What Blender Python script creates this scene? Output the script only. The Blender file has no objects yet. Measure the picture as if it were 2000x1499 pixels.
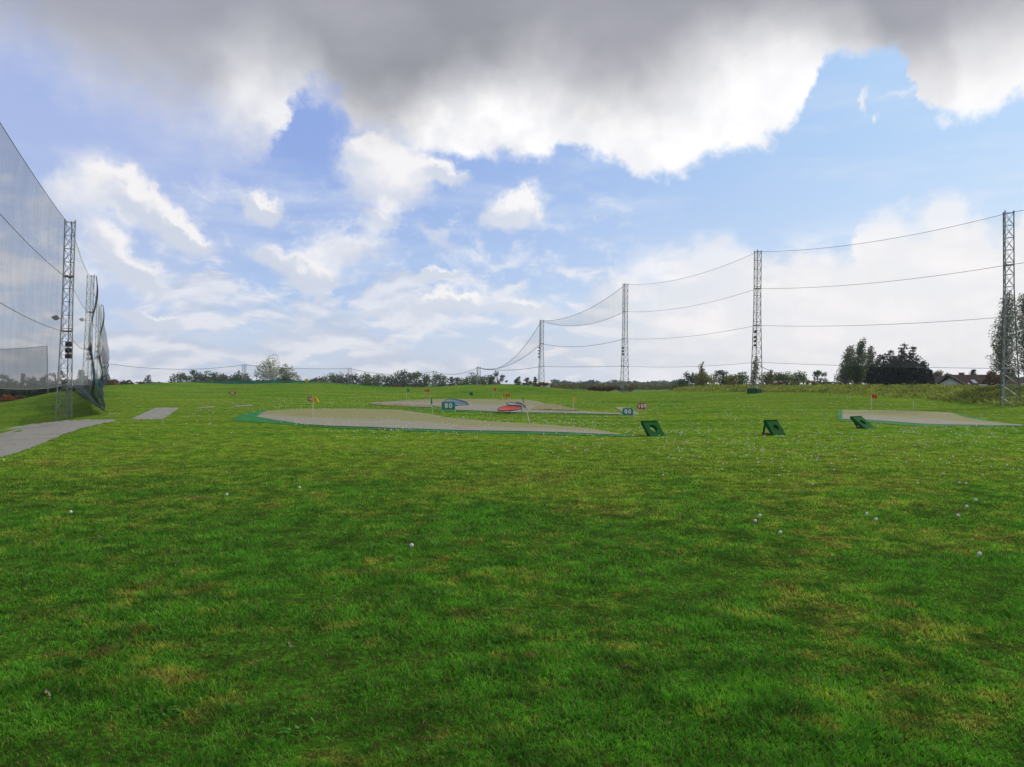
import bpy, bmesh, math, random
import numpy as np
from mathutils import Vector, Matrix
from mathutils.bvhtree import BVHTree

random.seed(7); rng = np.random.default_rng(7)
SC = bpy.context.scene; COL = SC.collection
R = math.radians
F, CX, CY, H = 1450.0, 1000.0, 749.5, 1.8          # focal length in photo pixels, principal point, eye height

# ------------------------------------------------------------------ camera
cam = bpy.data.cameras.new('camera'); camo = bpy.data.objects.new('camera', cam); COL.objects.link(camo)
camo.location = (0, 0, H); camo.rotation_euler = (R(90), 0, 0)
cam.sensor_width = 36.0; cam.lens = 36.0*F/2000.0; cam.clip_start = 0.1; cam.clip_end = 9000
SC.camera = camo
SC.view_settings.view_transform = 'Standard'; SC.view_settings.look = 'None'
SC.view_settings.exposure = 0.0; SC.view_settings.gamma = 1.0
SUN_AZ, SUN_EL = 52.0, 36.0                          # degrees right of the view direction, above the horizon

# ------------------------------------------------------------------ node helper
class S:
    """socket wrapper with arithmetic"""
    def __init__(s, nt, sock): s.nt, s.k = nt, sock
    def _m(s, op, *a, clamp=False):
        n = s.nt.nodes.new('ShaderNodeMath'); n.operation = op; n.use_clamp = clamp
        for i, v in enumerate((s,)+a):
            if isinstance(v, S): s.nt.links.new(v.k, n.inputs[i])
            else: n.inputs[i].default_value = v
        return S(s.nt, n.outputs[0])
    def __add__(s, o): return s._m('ADD', o)
    def __radd__(s, o): return s._m('ADD', o)
    def __sub__(s, o): return s._m('SUBTRACT', o)
    def __rsub__(s, o): return (s*-1.0)+o
    def __mul__(s, o): return s._m('MULTIPLY', o)
    def __rmul__(s, o): return s._m('MULTIPLY', o)
    def __truediv__(s, o): return s._m('DIVIDE', o)
    def mx(s, o): return s._m('MAXIMUM', o)
    def mn(s, o): return s._m('MINIMUM', o)
    def pw(s, o): return s._m('POWER', o)
    def sat(s): return s._m('ADD', 0.0, clamp=True)
    def ss(s, a, b, o0=0.0, o1=1.0):
        n = s.nt.nodes.new('ShaderNodeMapRange'); n.interpolation_type = 'SMOOTHSTEP'
        s.nt.links.new(s.k, n.inputs[0])
        n.inputs[1].default_value = a; n.inputs[2].default_value = b
        n.inputs[3].default_value = o0; n.inputs[4].default_value = o1
        return S(s.nt, n.outputs[0])
def noise(nt, vec, scale, detail=4, rough=0.55, col=False, dist=0.0):
    n = nt.nodes.new('ShaderNodeTexNoise'); n.inputs['Scale'].default_value = scale
    n.inputs['Detail'].default_value = detail; n.inputs['Roughness'].default_value = rough
    n.inputs['Distortion'].default_value = dist
    nt.links.new(vec, n.inputs['Vector'])
    return n.outputs['Color'] if col else S(nt, n.outputs[0])
def mixc(nt, f, a, b, mode='MIX'):
    n = nt.nodes.new('ShaderNodeMix'); n.data_type = 'RGBA'; n.blend_type = mode
    for sk, v in ((n.inputs[0], f), (n.inputs[6], a), (n.inputs[7], b)):
        if isinstance(v, S): nt.links.new(v.k, sk)
        elif isinstance(v, (int, float)): sk.default_value = v
        elif isinstance(v, (tuple, list)): sk.default_value = (*v[:3], 1)
        else: nt.links.new(v, sk)
    return n.outputs[2]
def mapping(nt, vec, loc=(0,0,0), rot=(0,0,0), sc=(1,1,1), typ='POINT'):
    n = nt.nodes.new('ShaderNodeMapping'); n.vector_type = typ
    n.inputs[1].default_value = loc; n.inputs[2].default_value = rot; n.inputs[3].default_value = sc
    nt.links.new(vec, n.inputs[0]); return n.outputs[0]
def sep(nt, vec):
    n = nt.nodes.new('ShaderNodeSeparateXYZ'); nt.links.new(vec, n.inputs[0]); return [S(nt, o) for o in n.outputs]
def comb(nt, x, y, z):
    n = nt.nodes.new('ShaderNodeCombineXYZ')
    for i, v in enumerate((x, y, z)):
        if isinstance(v, S): nt.links.new(v.k, n.inputs[i])
        else: n.inputs[i].default_value = v
    return n.outputs[0]
def vmath(nt, op, a, b=None, sc=None):
    n = nt.nodes.new('ShaderNodeVectorMath'); n.operation = op; nt.links.new(a, n.inputs[0])
    if b is not None:
        if isinstance(b, (tuple, list)): n.inputs[1].default_value = b
        else: nt.links.new(b, n.inputs[1])
    if sc is not None: n.inputs['Scale'].default_value = sc
    return n.outputs[1] if op in ('LENGTH',) else n.outputs[0]

# ------------------------------------------------------------------ world: Nishita sky with cloud cover (all in sky directions)
world = bpy.data.worlds.new('World'); SC.world = world; world.use_nodes = True
wt = world.node_tree; wt.nodes.clear()
sky = wt.nodes.new('ShaderNodeTexSky'); sky.sky_type = 'NISHITA'; sky.sun_disc = False
sky.sun_elevation = R(SUN_EL); sky.sun_rotation = R(SUN_AZ); sky.air_density = 1.0; sky.dust_density = 1.2; sky.ozone_density = 2.0
SKY_STRENGTH = 0.10
def px2dir(px, py):
    az = math.atan((px-CX)/F); el = math.atan((CY-py)/F*math.cos(az)); return az*F, el*F
def sky_nodes():
    nt = wt
    tc = nt.nodes.new('ShaderNodeTexCoord').outputs['Generated']
    x, y, z = sep(nt, vmath(nt, 'NORMALIZE', tc))
    az = x._m('ARCTAN2', y)*F
    el = z._m('ARCSINE')*F
    P = comb(nt, az, el, 0.0)
    Pn = vmath(nt, 'SCALE', P, sc=1/100.0)
    def warp(sc_, det, rough, amp, base):
        w_ = vmath(nt, 'SUBTRACT', noise(nt, Pn, sc_, det, rough, col=True), (0.5, 0.5, 0.5))
        return vmath(nt, 'ADD', base, vmath(nt, 'SCALE', w_, sc=amp))
    PW = warp(2.6, 7, 0.62, 62.0, warp(0.9, 2, 0.5, 70.0, P))   # billowy warp
    PS = warp(0.5, 4, 0.5, 120.0, P)                            # soft warp
    fine = noise(nt, Pn, 2.2, 8, 0.6)
    soft = noise(nt, mapping(nt, Pn, sc=(0.6, 1.2, 1)), 0.55, 5, 0.5)
    azw, elw, _ = sep(nt, PW); azs, els, _ = sep(nt, PS)
    def curve(sx, pts):
        q = sorted(px2dir(*p) for p in pts)
        lo, hi = q[0][0], q[-1][0]
        n = nt.nodes.new('ShaderNodeFloatCurve'); c = n.mapping.curves[0]
        ys = [b for a, b in q]; y0, y1 = min(ys)-50, max(ys)+50
        while len(c.points) > 2: c.points.remove(c.points[1])
        for i, (a, b) in enumerate(q):
            xx, yy = (a-lo)/(hi-lo), (b-y0)/(y1-y0)
            if i < 1: c.points[0].location = (xx, yy)
            elif i == len(q)-1: c.points[-1].location = (xx, yy)
            else: c.points.new(xx, yy)
        n.mapping.update()
        nt.links.new(((sx-lo)/(hi-lo)).sat().k, n.inputs[1])
        return S(nt, n.outputs[0])*(y1-y0)+y0
    def blob(vec, cx, cy, rx, ry, rot=0, amp=1.0, edge=0.0):
        a, b = px2dir(cx, cy); ca = math.cos(a/F)
        v = mapping(nt, vec, loc=(a, b, 0), rot=(0, 0, R(rot)), sc=(rx*ca*ca*1.22, ry*ca*1.2, 1e6), typ='TEXTURE')
        n = nt.nodes.new('ShaderNodeVectorMath'); n.operation = 'LENGTH'; nt.links.new(v, n.inputs[0])
        return S(nt, n.outputs['Value']).ss(edge, 1.0, amp, 0.0)
    # base blue, paler towards the horizon and towards the sun
    bg = vmath(nt, 'SCALE', sky.outputs[0], sc=SKY_STRENGTH)
    warm = (az*(1/F)).ss(-0.35, 0.65)
    low = el.ss(620.0, -60.0)
    tint = mixc(nt, warm, (0.285, 0.41, 0.82), (0.43, 0.66, 0.96))
    tint = mixc(nt, low.pw(1.6), tint, mixc(nt, warm, (0.50, 0.69, 0.95), (0.84, 0.90, 0.98)))
    c = mixc(nt, 0.85, bg, tint)
    # thin veils
    veil = noise(nt, mapping(nt, Pn, sc=(0.35, 1.6, 1), rot=(0, 0, R(8))), 0.7, 6, 0.6).ss(0.45, 0.75)*el.ss(700.0, 300.0)
    c = mixc(nt, veil*0.45, c, (0.80, 0.85, 0.93))
    c = mixc(nt, az.ss(-400.0, -640.0)*el.ss(640.0, 420.0)*0.35, c, (0.62, 0.67, 0.86))
    # low cloud deck: rows of small clouds flattening towards the horizon
    PL = warp(0.35, 3, 0.5, 150.0, P)
    d1 = noise(nt, mapping(nt, PL, sc=(0.0075, 0.020, 0.002)), 1.0, 6, 0.5)
    d2 = noise(nt, mapping(nt, PL, sc=(0.0075, 0.020, 0.002), loc=(0.03, -0.30, 0)), 1.0, 5, 0.5)
    cover = el.ss(330.0, 110.0)*0.13+(noise(nt, mapping(nt, P, sc=(0.003, 0.006, 1)), 1.0, 2, 0.5)-0.5)*0.35
    dm = (d1+cover).ss(0.55, 0.68)*el.ss(300.0, 200.0)
    tops = (d1-d2).ss(-0.12, 0.12)
    dc = mixc(nt, tops, mixc(nt, warm, (0.54, 0.60, 0.73), (0.80, 0.82, 0.88)), mixc(nt, warm, (0.90, 0.88, 0.90), (1.02, 1.0, 1.0)))
    hz = el.ss(190.0, 0.0)
    c = mixc(nt, hz*0.8, c, mixc(nt, warm, (0.60, 0.67, 0.80), (0.88, 0.87, 0.90)))
    c = mixc(nt, dm*0.68, c, dc)
    wisp = noise(nt, mapping(nt, PL, sc=(0.010, 0.016, 0.002), rot=(0, 0, R(12))), 1.0, 9, 0.68).ss(0.47, 0.72)*el.ss(420.0, 300.0)*el.ss(60.0, 180.0)*az.ss(350.0, 150.0)
    c = mixc(nt, wisp*0.75, c, (0.86, 0.88, 0.93))
    # bank of bright cloud on the sun side
    e2 = curve(azw, [(900,640),(1100,590),(1180,520),(1230,482),(1330,470),(1400,448),(1450,460),(1520,472),(1600,450),(1655,470),(1690,412),(1750,385),(1790,410),(1860,375),(1910,398),(1955,430),(2000,385),(2500,380)])
    b2 = (e2-elw+(fine-0.5)*50.0)
    m2 = b2.ss(-6.0, 60.0)*az.ss(120.0, 330.0)*el.ss(20.0, 110.0, 0.75, 1.0)
    mot = noise(nt, mapping(nt, P, sc=(0.006, 0.014, 1)), 1.0, 6, 0.55)
    c2 = mixc(nt, mot.ss(0.42, 0.66), mixc(nt, az.ss(250., 600.), (0.84, 0.86, 0.91), (0.95, 0.94, 0.96)), (1.04, 1.0, 1.0))
    c = mixc(nt, m2*0.9, c, c2)
    # cumulus
    puffs = [(205,355,105,66,-25,1.0),(120,400,110,60,0,.7),(285,405,105,54,-38,1.2),(340,435,50,40,-38,.8),(365,468,68,36,0,1.4),(205,478,75,58,0,1.15),(265,540,95,38,-5,1.15),(292,626,72,26,0,1.4),
             (515,403,50,38,-30,1.6),(765,335,130,84,10,1.5),(700,290,60,50,0,.9),(865,335,66,28,-15,1),(735,425,42,28,0,.9),(690,478,110,44,0,.9),
             (605,532,105,48,-5,1.25),(520,500,60,30,-15,.7),(1000,410,80,50,5,1.75),(860,460,60,26,-25,.66),(852,537,72,22,0,1.6),
             (890,594,78,34,0,1.5),(820,606,40,30,0,.9),(1015,603,80,30,0,1.2),(720,620,75,22,0,.8),(625,580,16,26,0,.5),(560,665,80,24,0,.7),(1090,620,60,24,0,.7),
             (1735,415,70,40,20,.7),(1862,412,85,55,10,.7),(430,650,70,20,0,.6),
             (1690,192,15,38,-18,.72),(1712,230,12,22,-30,.75),(1762,188,60,9,12,.45)]
    d = None
    for p in puffs:
        b = blob(PW, *p); d = b if d is None else d+b
    d = d+(fine-0.5)*0.75
    pm = d.ss(0.06, 0.95)
    ofs = mapping(nt, PW, loc=(-14, -24, 0))
    ds = None
    for p in puffs[:23]:
        b = blob(ofs, *p); ds = b if ds is None else ds+b
    psh = (ds-d*0.55+(soft-0.5)*0.7).ss(-0.20, 0.60)
    pc = mixc(nt, psh, mixc(nt, warm, (0.64, 0.69, 0.80), (0.88, 0.90, 0.95)), mixc(nt, warm, (0.95, 0.93, 0.93), (1.05, 1.04, 1.04)))
    c = mixc(nt, pm*0.95, c, pc)
    # big cloud overhead
    edge = curve(azw, [(-500,170),(0,130),(120,190),(220,240),(350,275),(480,315),(545,270),(585,205),(650,225),(720,290),(850,300),(950,310),(1050,330),(1110,298),(1180,305),
                       (1270,345),(1400,315),(1500,285),(1560,240),(1590,180),(1625,120),(1700,100),(1765,120),(1800,225),(1860,250),(1930,230),(2000,190),(2500,230)])
    big = ((elw-edge)+(fine-0.5)*50.0)
    softness = (az).ss(-560.0, -390.0, 170.0, 34.0)+az.ss(-410.0, -330.0)*az.ss(-180.0, -240.0)*50.0
    bm = (big/softness+0.2).ss(0.0, 1.0)
    sh = curve(azs, [(-500,150),(0,130),(150,190),(260,230),(350,235),(430,190),(520,135),(600,170),(680,265),(760,290),(840,235),(950,195),(1080,195),(1180,235),(1290,200),(1400,145),(1500,105),
                     (1640,120),(1720,175),(1800,225),(1860,165),(1920,135),(2000,105),(2500,0)])
    k = (els-sh-24.0+(soft-0.5)*60.0+(fine-0.5)*22.0)
    deep = k.ss(-85.0, 120.0)
    mott = noise(nt, mapping(nt, Pn, sc=(0.5, 1.0, 1), rot=(0, 0, R(-20))), 0.42, 5, 0.5)
    gray = mixc(nt, mott.ss(0.3, 0.7), (0.285, 0.295, 0.335), (0.40, 0.405, 0.455))
    leftg = az.ss(-250.0, -700.0)
    gray = mixc(nt, leftg*0.6, gray, (0.42, 0.44, 0.52))
    wh = mixc(nt, noise(nt, Pn, 1.3, 6, 0.5).ss(0.3, 0.7), mixc(nt, warm, (0.80, 0.81, 0.86), (1.0, 1.0, 1.02)), (1.06, 1.05, 1.05))
    wh = mixc(nt, az.ss(-240., -420.)*0.35, wh, (0.62, 0.64, 0.72))
    bc = mixc(nt, deep, wh, gray)
    c = mixc(nt, bm, c, bc)
    bgn = nt.nodes.new('ShaderNodeBackground'); bgn.inputs['Strength'].default_value = 1.0
    nt.links.new(c, bgn.inputs['Color'])
    out = nt.nodes.new('ShaderNodeOutputWorld'); nt.links.new(bgn.outputs[0], out.inputs[0])
sky_nodes()

# ------------------------------------------------------------------ sun, veiled by cloud
sun = bpy.data.lights.new('sun', 'SUN'); sun.energy = 3.8; sun.angle = R(5); sun.color = (1.0, 0.95, 0.86)
suno = bpy.data.objects.new('sun', sun); COL.objects.link(suno)
sd = Vector((math.sin(R(SUN_AZ))*math.cos(R(SUN_EL)), math.cos(R(SUN_AZ))*math.cos(R(SUN_EL)), math.sin(R(SUN_EL))))
suno.rotation_euler = sd.to_track_quat('Z', 'Y').to_euler()

# ------------------------------------------------------------------ materials
MATS = {}
def new_mat(name):
    m = bpy.data.materials.new(name); m.use_nodes = True
    nt = m.node_tree; b = nt.nodes['Principled BSDF']; MATS[name] = m
    return m, nt, b
def simple(name, col, rough=0.6, metal=0.0, var=0.15, scale=6.0, bump=0.0, spec=None):
    m, nt, b = new_mat(name)
    tc = nt.nodes.new('ShaderNodeTexCoord').outputs['Object']
    n = noise(nt, tc, scale, 5, 0.6)
    dk = tuple(max(0, v*(1-var)) for v in col); lt = tuple(min(1, v*(1+var)) for v in col)
    nt.links.new(mixc(nt, n.ss(0.3, 0.7), dk, lt), b.inputs['Base Color'])
    b.inputs['Roughness'].default_value = rough; b.inputs['Metallic'].default_value = metal
    if spec is not None: b.inputs['Specular IOR Level'].default_value = spec
    if bump:
        bp = nt.nodes.new('ShaderNodeBump'); bp.inputs['Strength'].default_value = bump; bp.inputs['Distance'].default_value = 0.02
        nt.links.new(noise(nt, tc, scale*4, 4).k, bp.inputs['Height']); nt.links.new(bp.outputs[0], b.inputs['Normal'])
    return m
def grass_colour(nt, blade=False):
    g = nt.nodes.new('ShaderNodeNewGeometry').outputs['Position']
    flat = mapping(nt, g, sc=(1, 1, 0))
    big = noise(nt, flat, 0.06, 5, 0.6)
    mid = noise(nt, flat, 0.55, 7, 0.68, dist=0.3)
    sm = noise(nt, flat, 3.2, 6, 0.7)
    fine = noise(nt, flat, 22.0, 4, 0.7)
    x, y, z = sep(nt, g)
    green = mixc(nt, fine.ss(0.25, 0.75), (0.034, 0.172, 0.012), (0.112, 0.350, 0.024))
    olive = mixc(nt, fine.ss(0.25, 0.75), (0.135, 0.290, 0.018), (0.275, 0.440, 0.042))
    straw = mixc(nt, fine.ss(0.25, 0.75), (0.24, 0.25, 0.035), (0.40, 0.37, 0.09))
    soil = mixc(nt, fine.ss(0.25, 0.75), (0.085, 0.058, 0.022), (0.19, 0.125, 0.05))
    tuft_shade = noise(nt, mapping(nt, flat, loc=(31, 7, 0)), 2.6, 8, 0.78)   # light and shade of tuft relief, painted into the grass colour
    worn = y.ss(7.0, 20.0)*y.ss(150.0, 70.0)                     # mown and trodden middle of the range is yellower turf
    ol = (mid*0.5+sm*0.5+(big-0.5)*0.55+worn*0.125)  .ss(0.46, 0.60)
    c = mixc(nt, ol*0.9, green, olive)
    st = (mid*0.55+sm*0.45+(big-0.5)*0.2).ss(0.508, 0.61)
    c = mixc(nt, st*0.65, c, straw)
    pn = noise(nt, flat, 1.6, 7, 0.75)
    so = (pn*0.7+mid*0.3).ss(0.55, 0.65)
    c = mixc(nt, so*(0.85 if not blade else 0.6), c, soil)
    c = mixc(nt, 1.0, c, mixc(nt, tuft_shade.ss(0.34, 0.64), (0.32, 0.42, 0.46), (1.44, 1.34, 1.25)), 'MULTIPLY')
    return c, flat, fine, sm
def make_ground_mats():
    m, nt, b = new_mat('turf')
    c, flat, fine, sm = grass_colour(nt)
    g = noise(nt, flat, 60.0, 3, 0.7)
    c = mixc(nt, g.ss(0.2, 0.8), mixc(nt, 1.0, c, (0.62, 0.62, 0.62), 'MULTIPLY'), c)
    band = noise(nt, mapping(nt, flat, sc=(0.10, 0.55, 0), rot=(0, 0, R(4))), 1.0, 6, 0.65)   # mower passes, plus undulation and blade self-shadow painted into the colour
    spk = noise(nt, mapping(nt, flat, sc=(1.6, 1.0, 0)), 1.9, 6, 0.8)
    c = mixc(nt, 1.0, c, mixc(nt, (band*0.5+spk*0.5).ss(0.38, 0.62), (0.44, 0.52, 0.58), (1.0, 0.92, 0.98)), 'MULTIPLY')
    und = noise(nt, flat, 14.0, 4, 0.7)                            # thatch and bare earth between the blades of the unmown near turf
    yy = sep(nt, flat)[1]
    c = mixc(nt, yy.ss(26.0, 12.0)*und.ss(0.35, 0.6)*0.75, c, (0.045, 0.040, 0.014))
    nt.links.new(c, b.inputs['Base Color']); b.inputs['Roughness'].default_value = 1.0
    b.inputs['Specular IOR Level'].default_value = 0.0
    bp = nt.nodes.new('ShaderNodeBump'); bp.inputs['Strength'].default_value = 0.9; bp.inputs['Distance'].default_value = 0.05
    nt.links.new((noise(nt, flat, 9.0, 7, 0.75)+sm*1.5).k, bp.inputs['Height']); nt.links.new(bp.outputs[0], b.inputs['Normal'])
    m, nt, b = new_mat('blade')
    c, flat, fine, sm = grass_colour(nt, True)
    at = nt.nodes.new('ShaderNodeAttribute'); at.attribute_name = 'rnd'
    r = S(nt, at.outputs['Fac'])
    c = mixc(nt, r.ss(0.0, 1.0)*0.6, c, mixc(nt, 1.0, c, (1.7, 1.5, 1.4), 'MULTIPLY'))
    c = mixc(nt, r.ss(0.93, 0.97)*0.8, c, (0.30, 0.25, 0.10))
    nt.links.new(c, b.inputs['Base Color']); b.inputs['Roughness'].default_value = 0.6; b.inputs['Specular IOR Level'].default_value = 0.12
    tr = nt.nodes.new('ShaderNodeBsdfTranslucent'); nt.links.new(c, tr.inputs[0])
    mx = nt.nodes.new('ShaderNodeMixShader'); mx.inputs[0].default_value = 0.45
    nt.links.new(b.outputs[0], mx.inputs[1]); nt.links.new(tr.outputs[0], mx.inputs[2])
    nt.links.new(mx.outputs[0], nt.nodes['Material Output'].inputs[0])
make_ground_mats()
def leafmat(name, dark, light, trans=0.3, scale=0.5):
    m, nt, b = new_mat(name)
    g = nt.nodes.new('ShaderNodeNewGeometry').outputs['Position']
    n = noise(nt, g, scale, 4, 0.6)
    at = nt.nodes.new('ShaderNodeAttribute'); at.attribute_name = 'rnd'
    f = (n.ss(0.3, 0.7)*0.55+S(nt, at.outputs['Fac'])*0.45)
    c = mixc(nt, f, dark, light)
    nt.links.new(c, b.inputs['Base Color']); b.inputs['Roughness'].default_value = 0.7; b.inputs['Specular IOR Level'].default_value = 0.2
    tr = nt.nodes.new('ShaderNodeBsdfTranslucent'); nt.links.new(c, tr.inputs[0])
    mx = nt.nodes.new('ShaderNodeMixShader'); mx.inputs[0].default_value = trans
    nt.links.new(b.outputs[0], mx.inputs[1]); nt.links.new(tr.outputs[0], mx.inputs[2])
    nt.links.new(mx.outputs[0], nt.nodes['Material Output'].inputs[0])
    return m
leafmat('leaf_green', (0.04, 0.08, 0.018), (0.14, 0.21, 0.05))
leafmat('leaf_dark', (0.025, 0.052, 0.022), (0.085, 0.135, 0.05))
leafmat('leaf_pine', (0.006, 0.014, 0.011), (0.022, 0.040, 0.024), 0.1)
leafmat('leaf_silver', (0.28, 0.30, 0.24), (0.62, 0.63, 0.55))
leafmat('leaf_sage', (0.13, 0.15, 0.07), (0.34, 0.36, 0.20))
leafmat('leaf_olive', (0.06, 0.075, 0.018), (0.17, 0.18, 0.05))
leafmat('leaf_yellow', (0.12, 0.12, 0.02), (0.28, 0.26, 0.06))
leafmat('leaf_brown', (0.07, 0.042, 0.022), (0.22, 0.14, 0.06))
leafmat('leaf_rust', (0.16, 0.05, 0.015), (0.36, 0.12, 0.04))
leafmat('leaf_grey', (0.11, 0.10, 0.095), (0.26, 0.24, 0.23))
leafmat('leaf_poplar', (0.08, 0.095, 0.045), (0.26, 0.27, 0.17))
leafmat('bramble', (0.018, 0.04, 0.006), (0.40, 0.46, 0.06), 0.4, 1.3)
simple('bark', (0.075, 0.06, 0.05), 0.9, var=0.3, bump=0.5)
simple('steel', (0.27, 0.285, 0.29), 0.55, 0.5, var=0.2, scale=2.0)
simple('steel_green', (0.035, 0.12, 0.12), 0.6, 0.1, var=0.3)
simple('lamp_black', (0.02, 0.022, 0.025), 0.5)
simple('cable', (0.09, 0.10, 0.11), 0.7)
simple('white_paint', (0.75, 0.76, 0.74), 0.5)
simple('cream_paint', (0.62, 0.62, 0.50), 0.6)
simple('sign_teal', (0.012, 0.20, 0.19), 0.45, var=0.12)
simple('sign_red', (0.40, 0.018, 0.028), 0.45, var=0.12)
simple('sign_yellow', (0.62, 0.40, 0.02), 0.5, var=0.12)
simple('sign_orange', (0.62, 0.26, 0.02), 0.5, var=0.12)
simple('digit_white', (0.78, 0.80, 0.80), 0.5)
simple('digit_black', (0.03, 0.02, 0.015), 0.5)
simple('cloth_yellow', (0.70, 0.50, 0.02), 0.8)
simple('cloth_green', (0.02, 0.26, 0.09), 0.8)
simple('cloth_red', (0.62, 0.035, 0.03), 0.8)
simple('cloth_orange', (0.66, 0.16, 0.04), 0.8)
simple('cloth_blue', (0.03, 0.07, 0.12), 0.8)
simple('carpet_green', (0.007, 0.085, 0.014), 0.98, spec=0.1, var=0.25, scale=30, bump=0.4)
simple('carpet_side', (0.012, 0.02, 0.014), 0.95, var=0.25, scale=30)
simple('hoop_black', (0.025, 0.03, 0.04), 0.5)
simple('hoop_red', (0.46, 0.035, 0.018), 0.75, var=0.2)
simple('hoop_blue', (0.055, 0.11, 0.18), 0.75, var=0.2)
simple('hoop_grey', (0.12, 0.18, 0.20), 0.75, var=0.2)
simple('edging_green', (0.018, 0.15, 0.034), 0.95, spec=0.1, var=0.3, scale=1.5)
simple('windbreak', (0.025, 0.20, 0.165), 0.85, var=0.3, scale=0.5)
simple('roof_brown', (0.040, 0.022, 0.019), 0.95, var=0.3, scale=3, spec=0.05)
simple('roof_dark', (0.024, 0.021, 0.022), 0.95, var=0.3, scale=3, spec=0.05)
simple('render_white', (0.66, 0.66, 0.68), 0.8, var=0.06)
simple('brick', (0.20, 0.10, 0.07), 0.85, var=0.25, scale=5)
simple('glass', (0.30, 0.34, 0.38), 0.15)
simple('dead_leaf', (0.13, 0.105, 0.075), 0.8, var=0.3, scale=40)
simple('ball_white', (0.60, 0.60, 0.57), 0.55, var=0.03)
simple('straw_grass', (0.15, 0.13, 0.04), 0.95, var=0.4, scale=3, bump=0.6)
def turfmat(name, base, moss, my, sc=0.3):
    m, nt, b = new_mat(name)
    g = nt.nodes.new('ShaderNodeNewGeometry').outputs['Position']; x, y, z = sep(nt, g)
    at = nt.nodes.new('ShaderNodeAttribute'); at.attribute_name = 'v'
    v = S(nt, at.outputs['Fac'])
    n = noise(nt, mapping(nt, g, sc=(0.6, 1, 0)), sc, 6, 0.6)
    f = (v+(n-0.5)*0.7).ss(my-0.12, my+0.10)*(v+(n-0.5)*0.5).ss(1.02, 0.90)
    c = mixc(nt, f*0.75, base, moss)
    n3 = noise(nt, mapping(nt, g, sc=(.7, .7, 0)), 0.9, 7, 0.7); c = mixc(nt, n3.ss(0.56, 0.68)*0.5, c, (0.10, 0.10, 0.06))
    n2 = noise(nt, g, 6.0, 5, 0.7)
    c = mixc(nt, n2.ss(0.2, 0.8), mixc(nt, 1.0, c, (0.8, 0.8, 0.8), 'MULTIPLY'), c)
    nt.links.new(c, b.inputs['Base Color']); b.inputs['Roughness'].default_value = 0.95; b.inputs['Specular IOR Level'].default_value = 0.1
turfmat('mat_turf', (0.255, 0.25, 0.20), (0.21, 0.215, 0.06), 0.45)
turfmat('mat_turf_plain', (0.25, 0.245, 0.20), (0.21, 0.21, 0.09), 0.5)
def gravelmat():
    m, nt, b = new_mat('gravel')
    g = nt.nodes.new('ShaderNodeNewGeometry').outputs['Position']
    n = noise(nt, g, 9.0, 6, 0.75); n2 = noise(nt, g, 0.6, 4, 0.6); n3 = noise(nt, g, 45.0, 3, 0.7)
    c = mixc(nt, (n*0.5+n3*0.5).ss(0.3, 0.7), (0.085, 0.085, 0.075), (0.31, 0.305, 0.28))
    c = mixc(nt, n2.ss(0.5, 0.68)*0.55, c, (0.11, 0.12, 0.06))
    nt.links.new(c, b.inputs['Base Color']); b.inputs['Roughness'].default_value = 0.95
    bp = nt.nodes.new('ShaderNodeBump'); bp.inputs['Strength'].default_value = 0.6; bp.inputs['Distance'].default_value = 0.03
    nt.links.new(n3.k, bp.inputs['Height']); nt.links.new(bp.outputs[0], b.inputs['Normal'])
gravelmat()
def netmat(name, alpha, col, trans=0.5):
    """knitted netting far too fine to resolve: thread coverage as a fixed opacity"""
    m, nt, b = new_mat(name)
    g = nt.nodes.new('ShaderNodeNewGeometry').outputs['Position']
    n = noise(nt, mapping(nt, g, sc=(1, 1, 0.12)), 1.2, 4, 0.6)
    d = nt.nodes.new('ShaderNodeBsdfDiffuse'); d.inputs[0].default_value = (*col, 1)
    tl = nt.nodes.new('ShaderNodeBsdfTranslucent'); tl.inputs[0].default_value = (*col, 1)
    mt = nt.nodes.new('ShaderNodeMixShader'); mt.inputs[0].default_value = trans
    nt.links.new(d.outputs[0], mt.inputs[1]); nt.links.new(tl.outputs[0], mt.inputs[2])
    tp = nt.nodes.new('ShaderNodeBsdfTransparent')
    mx = nt.nodes.new('ShaderNodeMixShader'); nt.links.new(n.ss(0.2, 0.8, alpha*0.88, alpha*1.12).k, mx.inputs[0])
    nt.links.new(tp.outputs[0], mx.inputs[1]); nt.links.new(mt.outputs[0], mx.inputs[2])
    nt.links.new(mx.outputs[0], nt.nodes['Material Output'].inputs[0])
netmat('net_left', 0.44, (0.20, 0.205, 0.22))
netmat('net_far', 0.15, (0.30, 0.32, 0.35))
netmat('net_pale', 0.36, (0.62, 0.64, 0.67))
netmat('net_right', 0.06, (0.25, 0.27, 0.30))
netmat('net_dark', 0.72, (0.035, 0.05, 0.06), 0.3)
netmat('net_skirt', 0.55, (0.02, 0.09, 0.085), 0.3)

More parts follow.
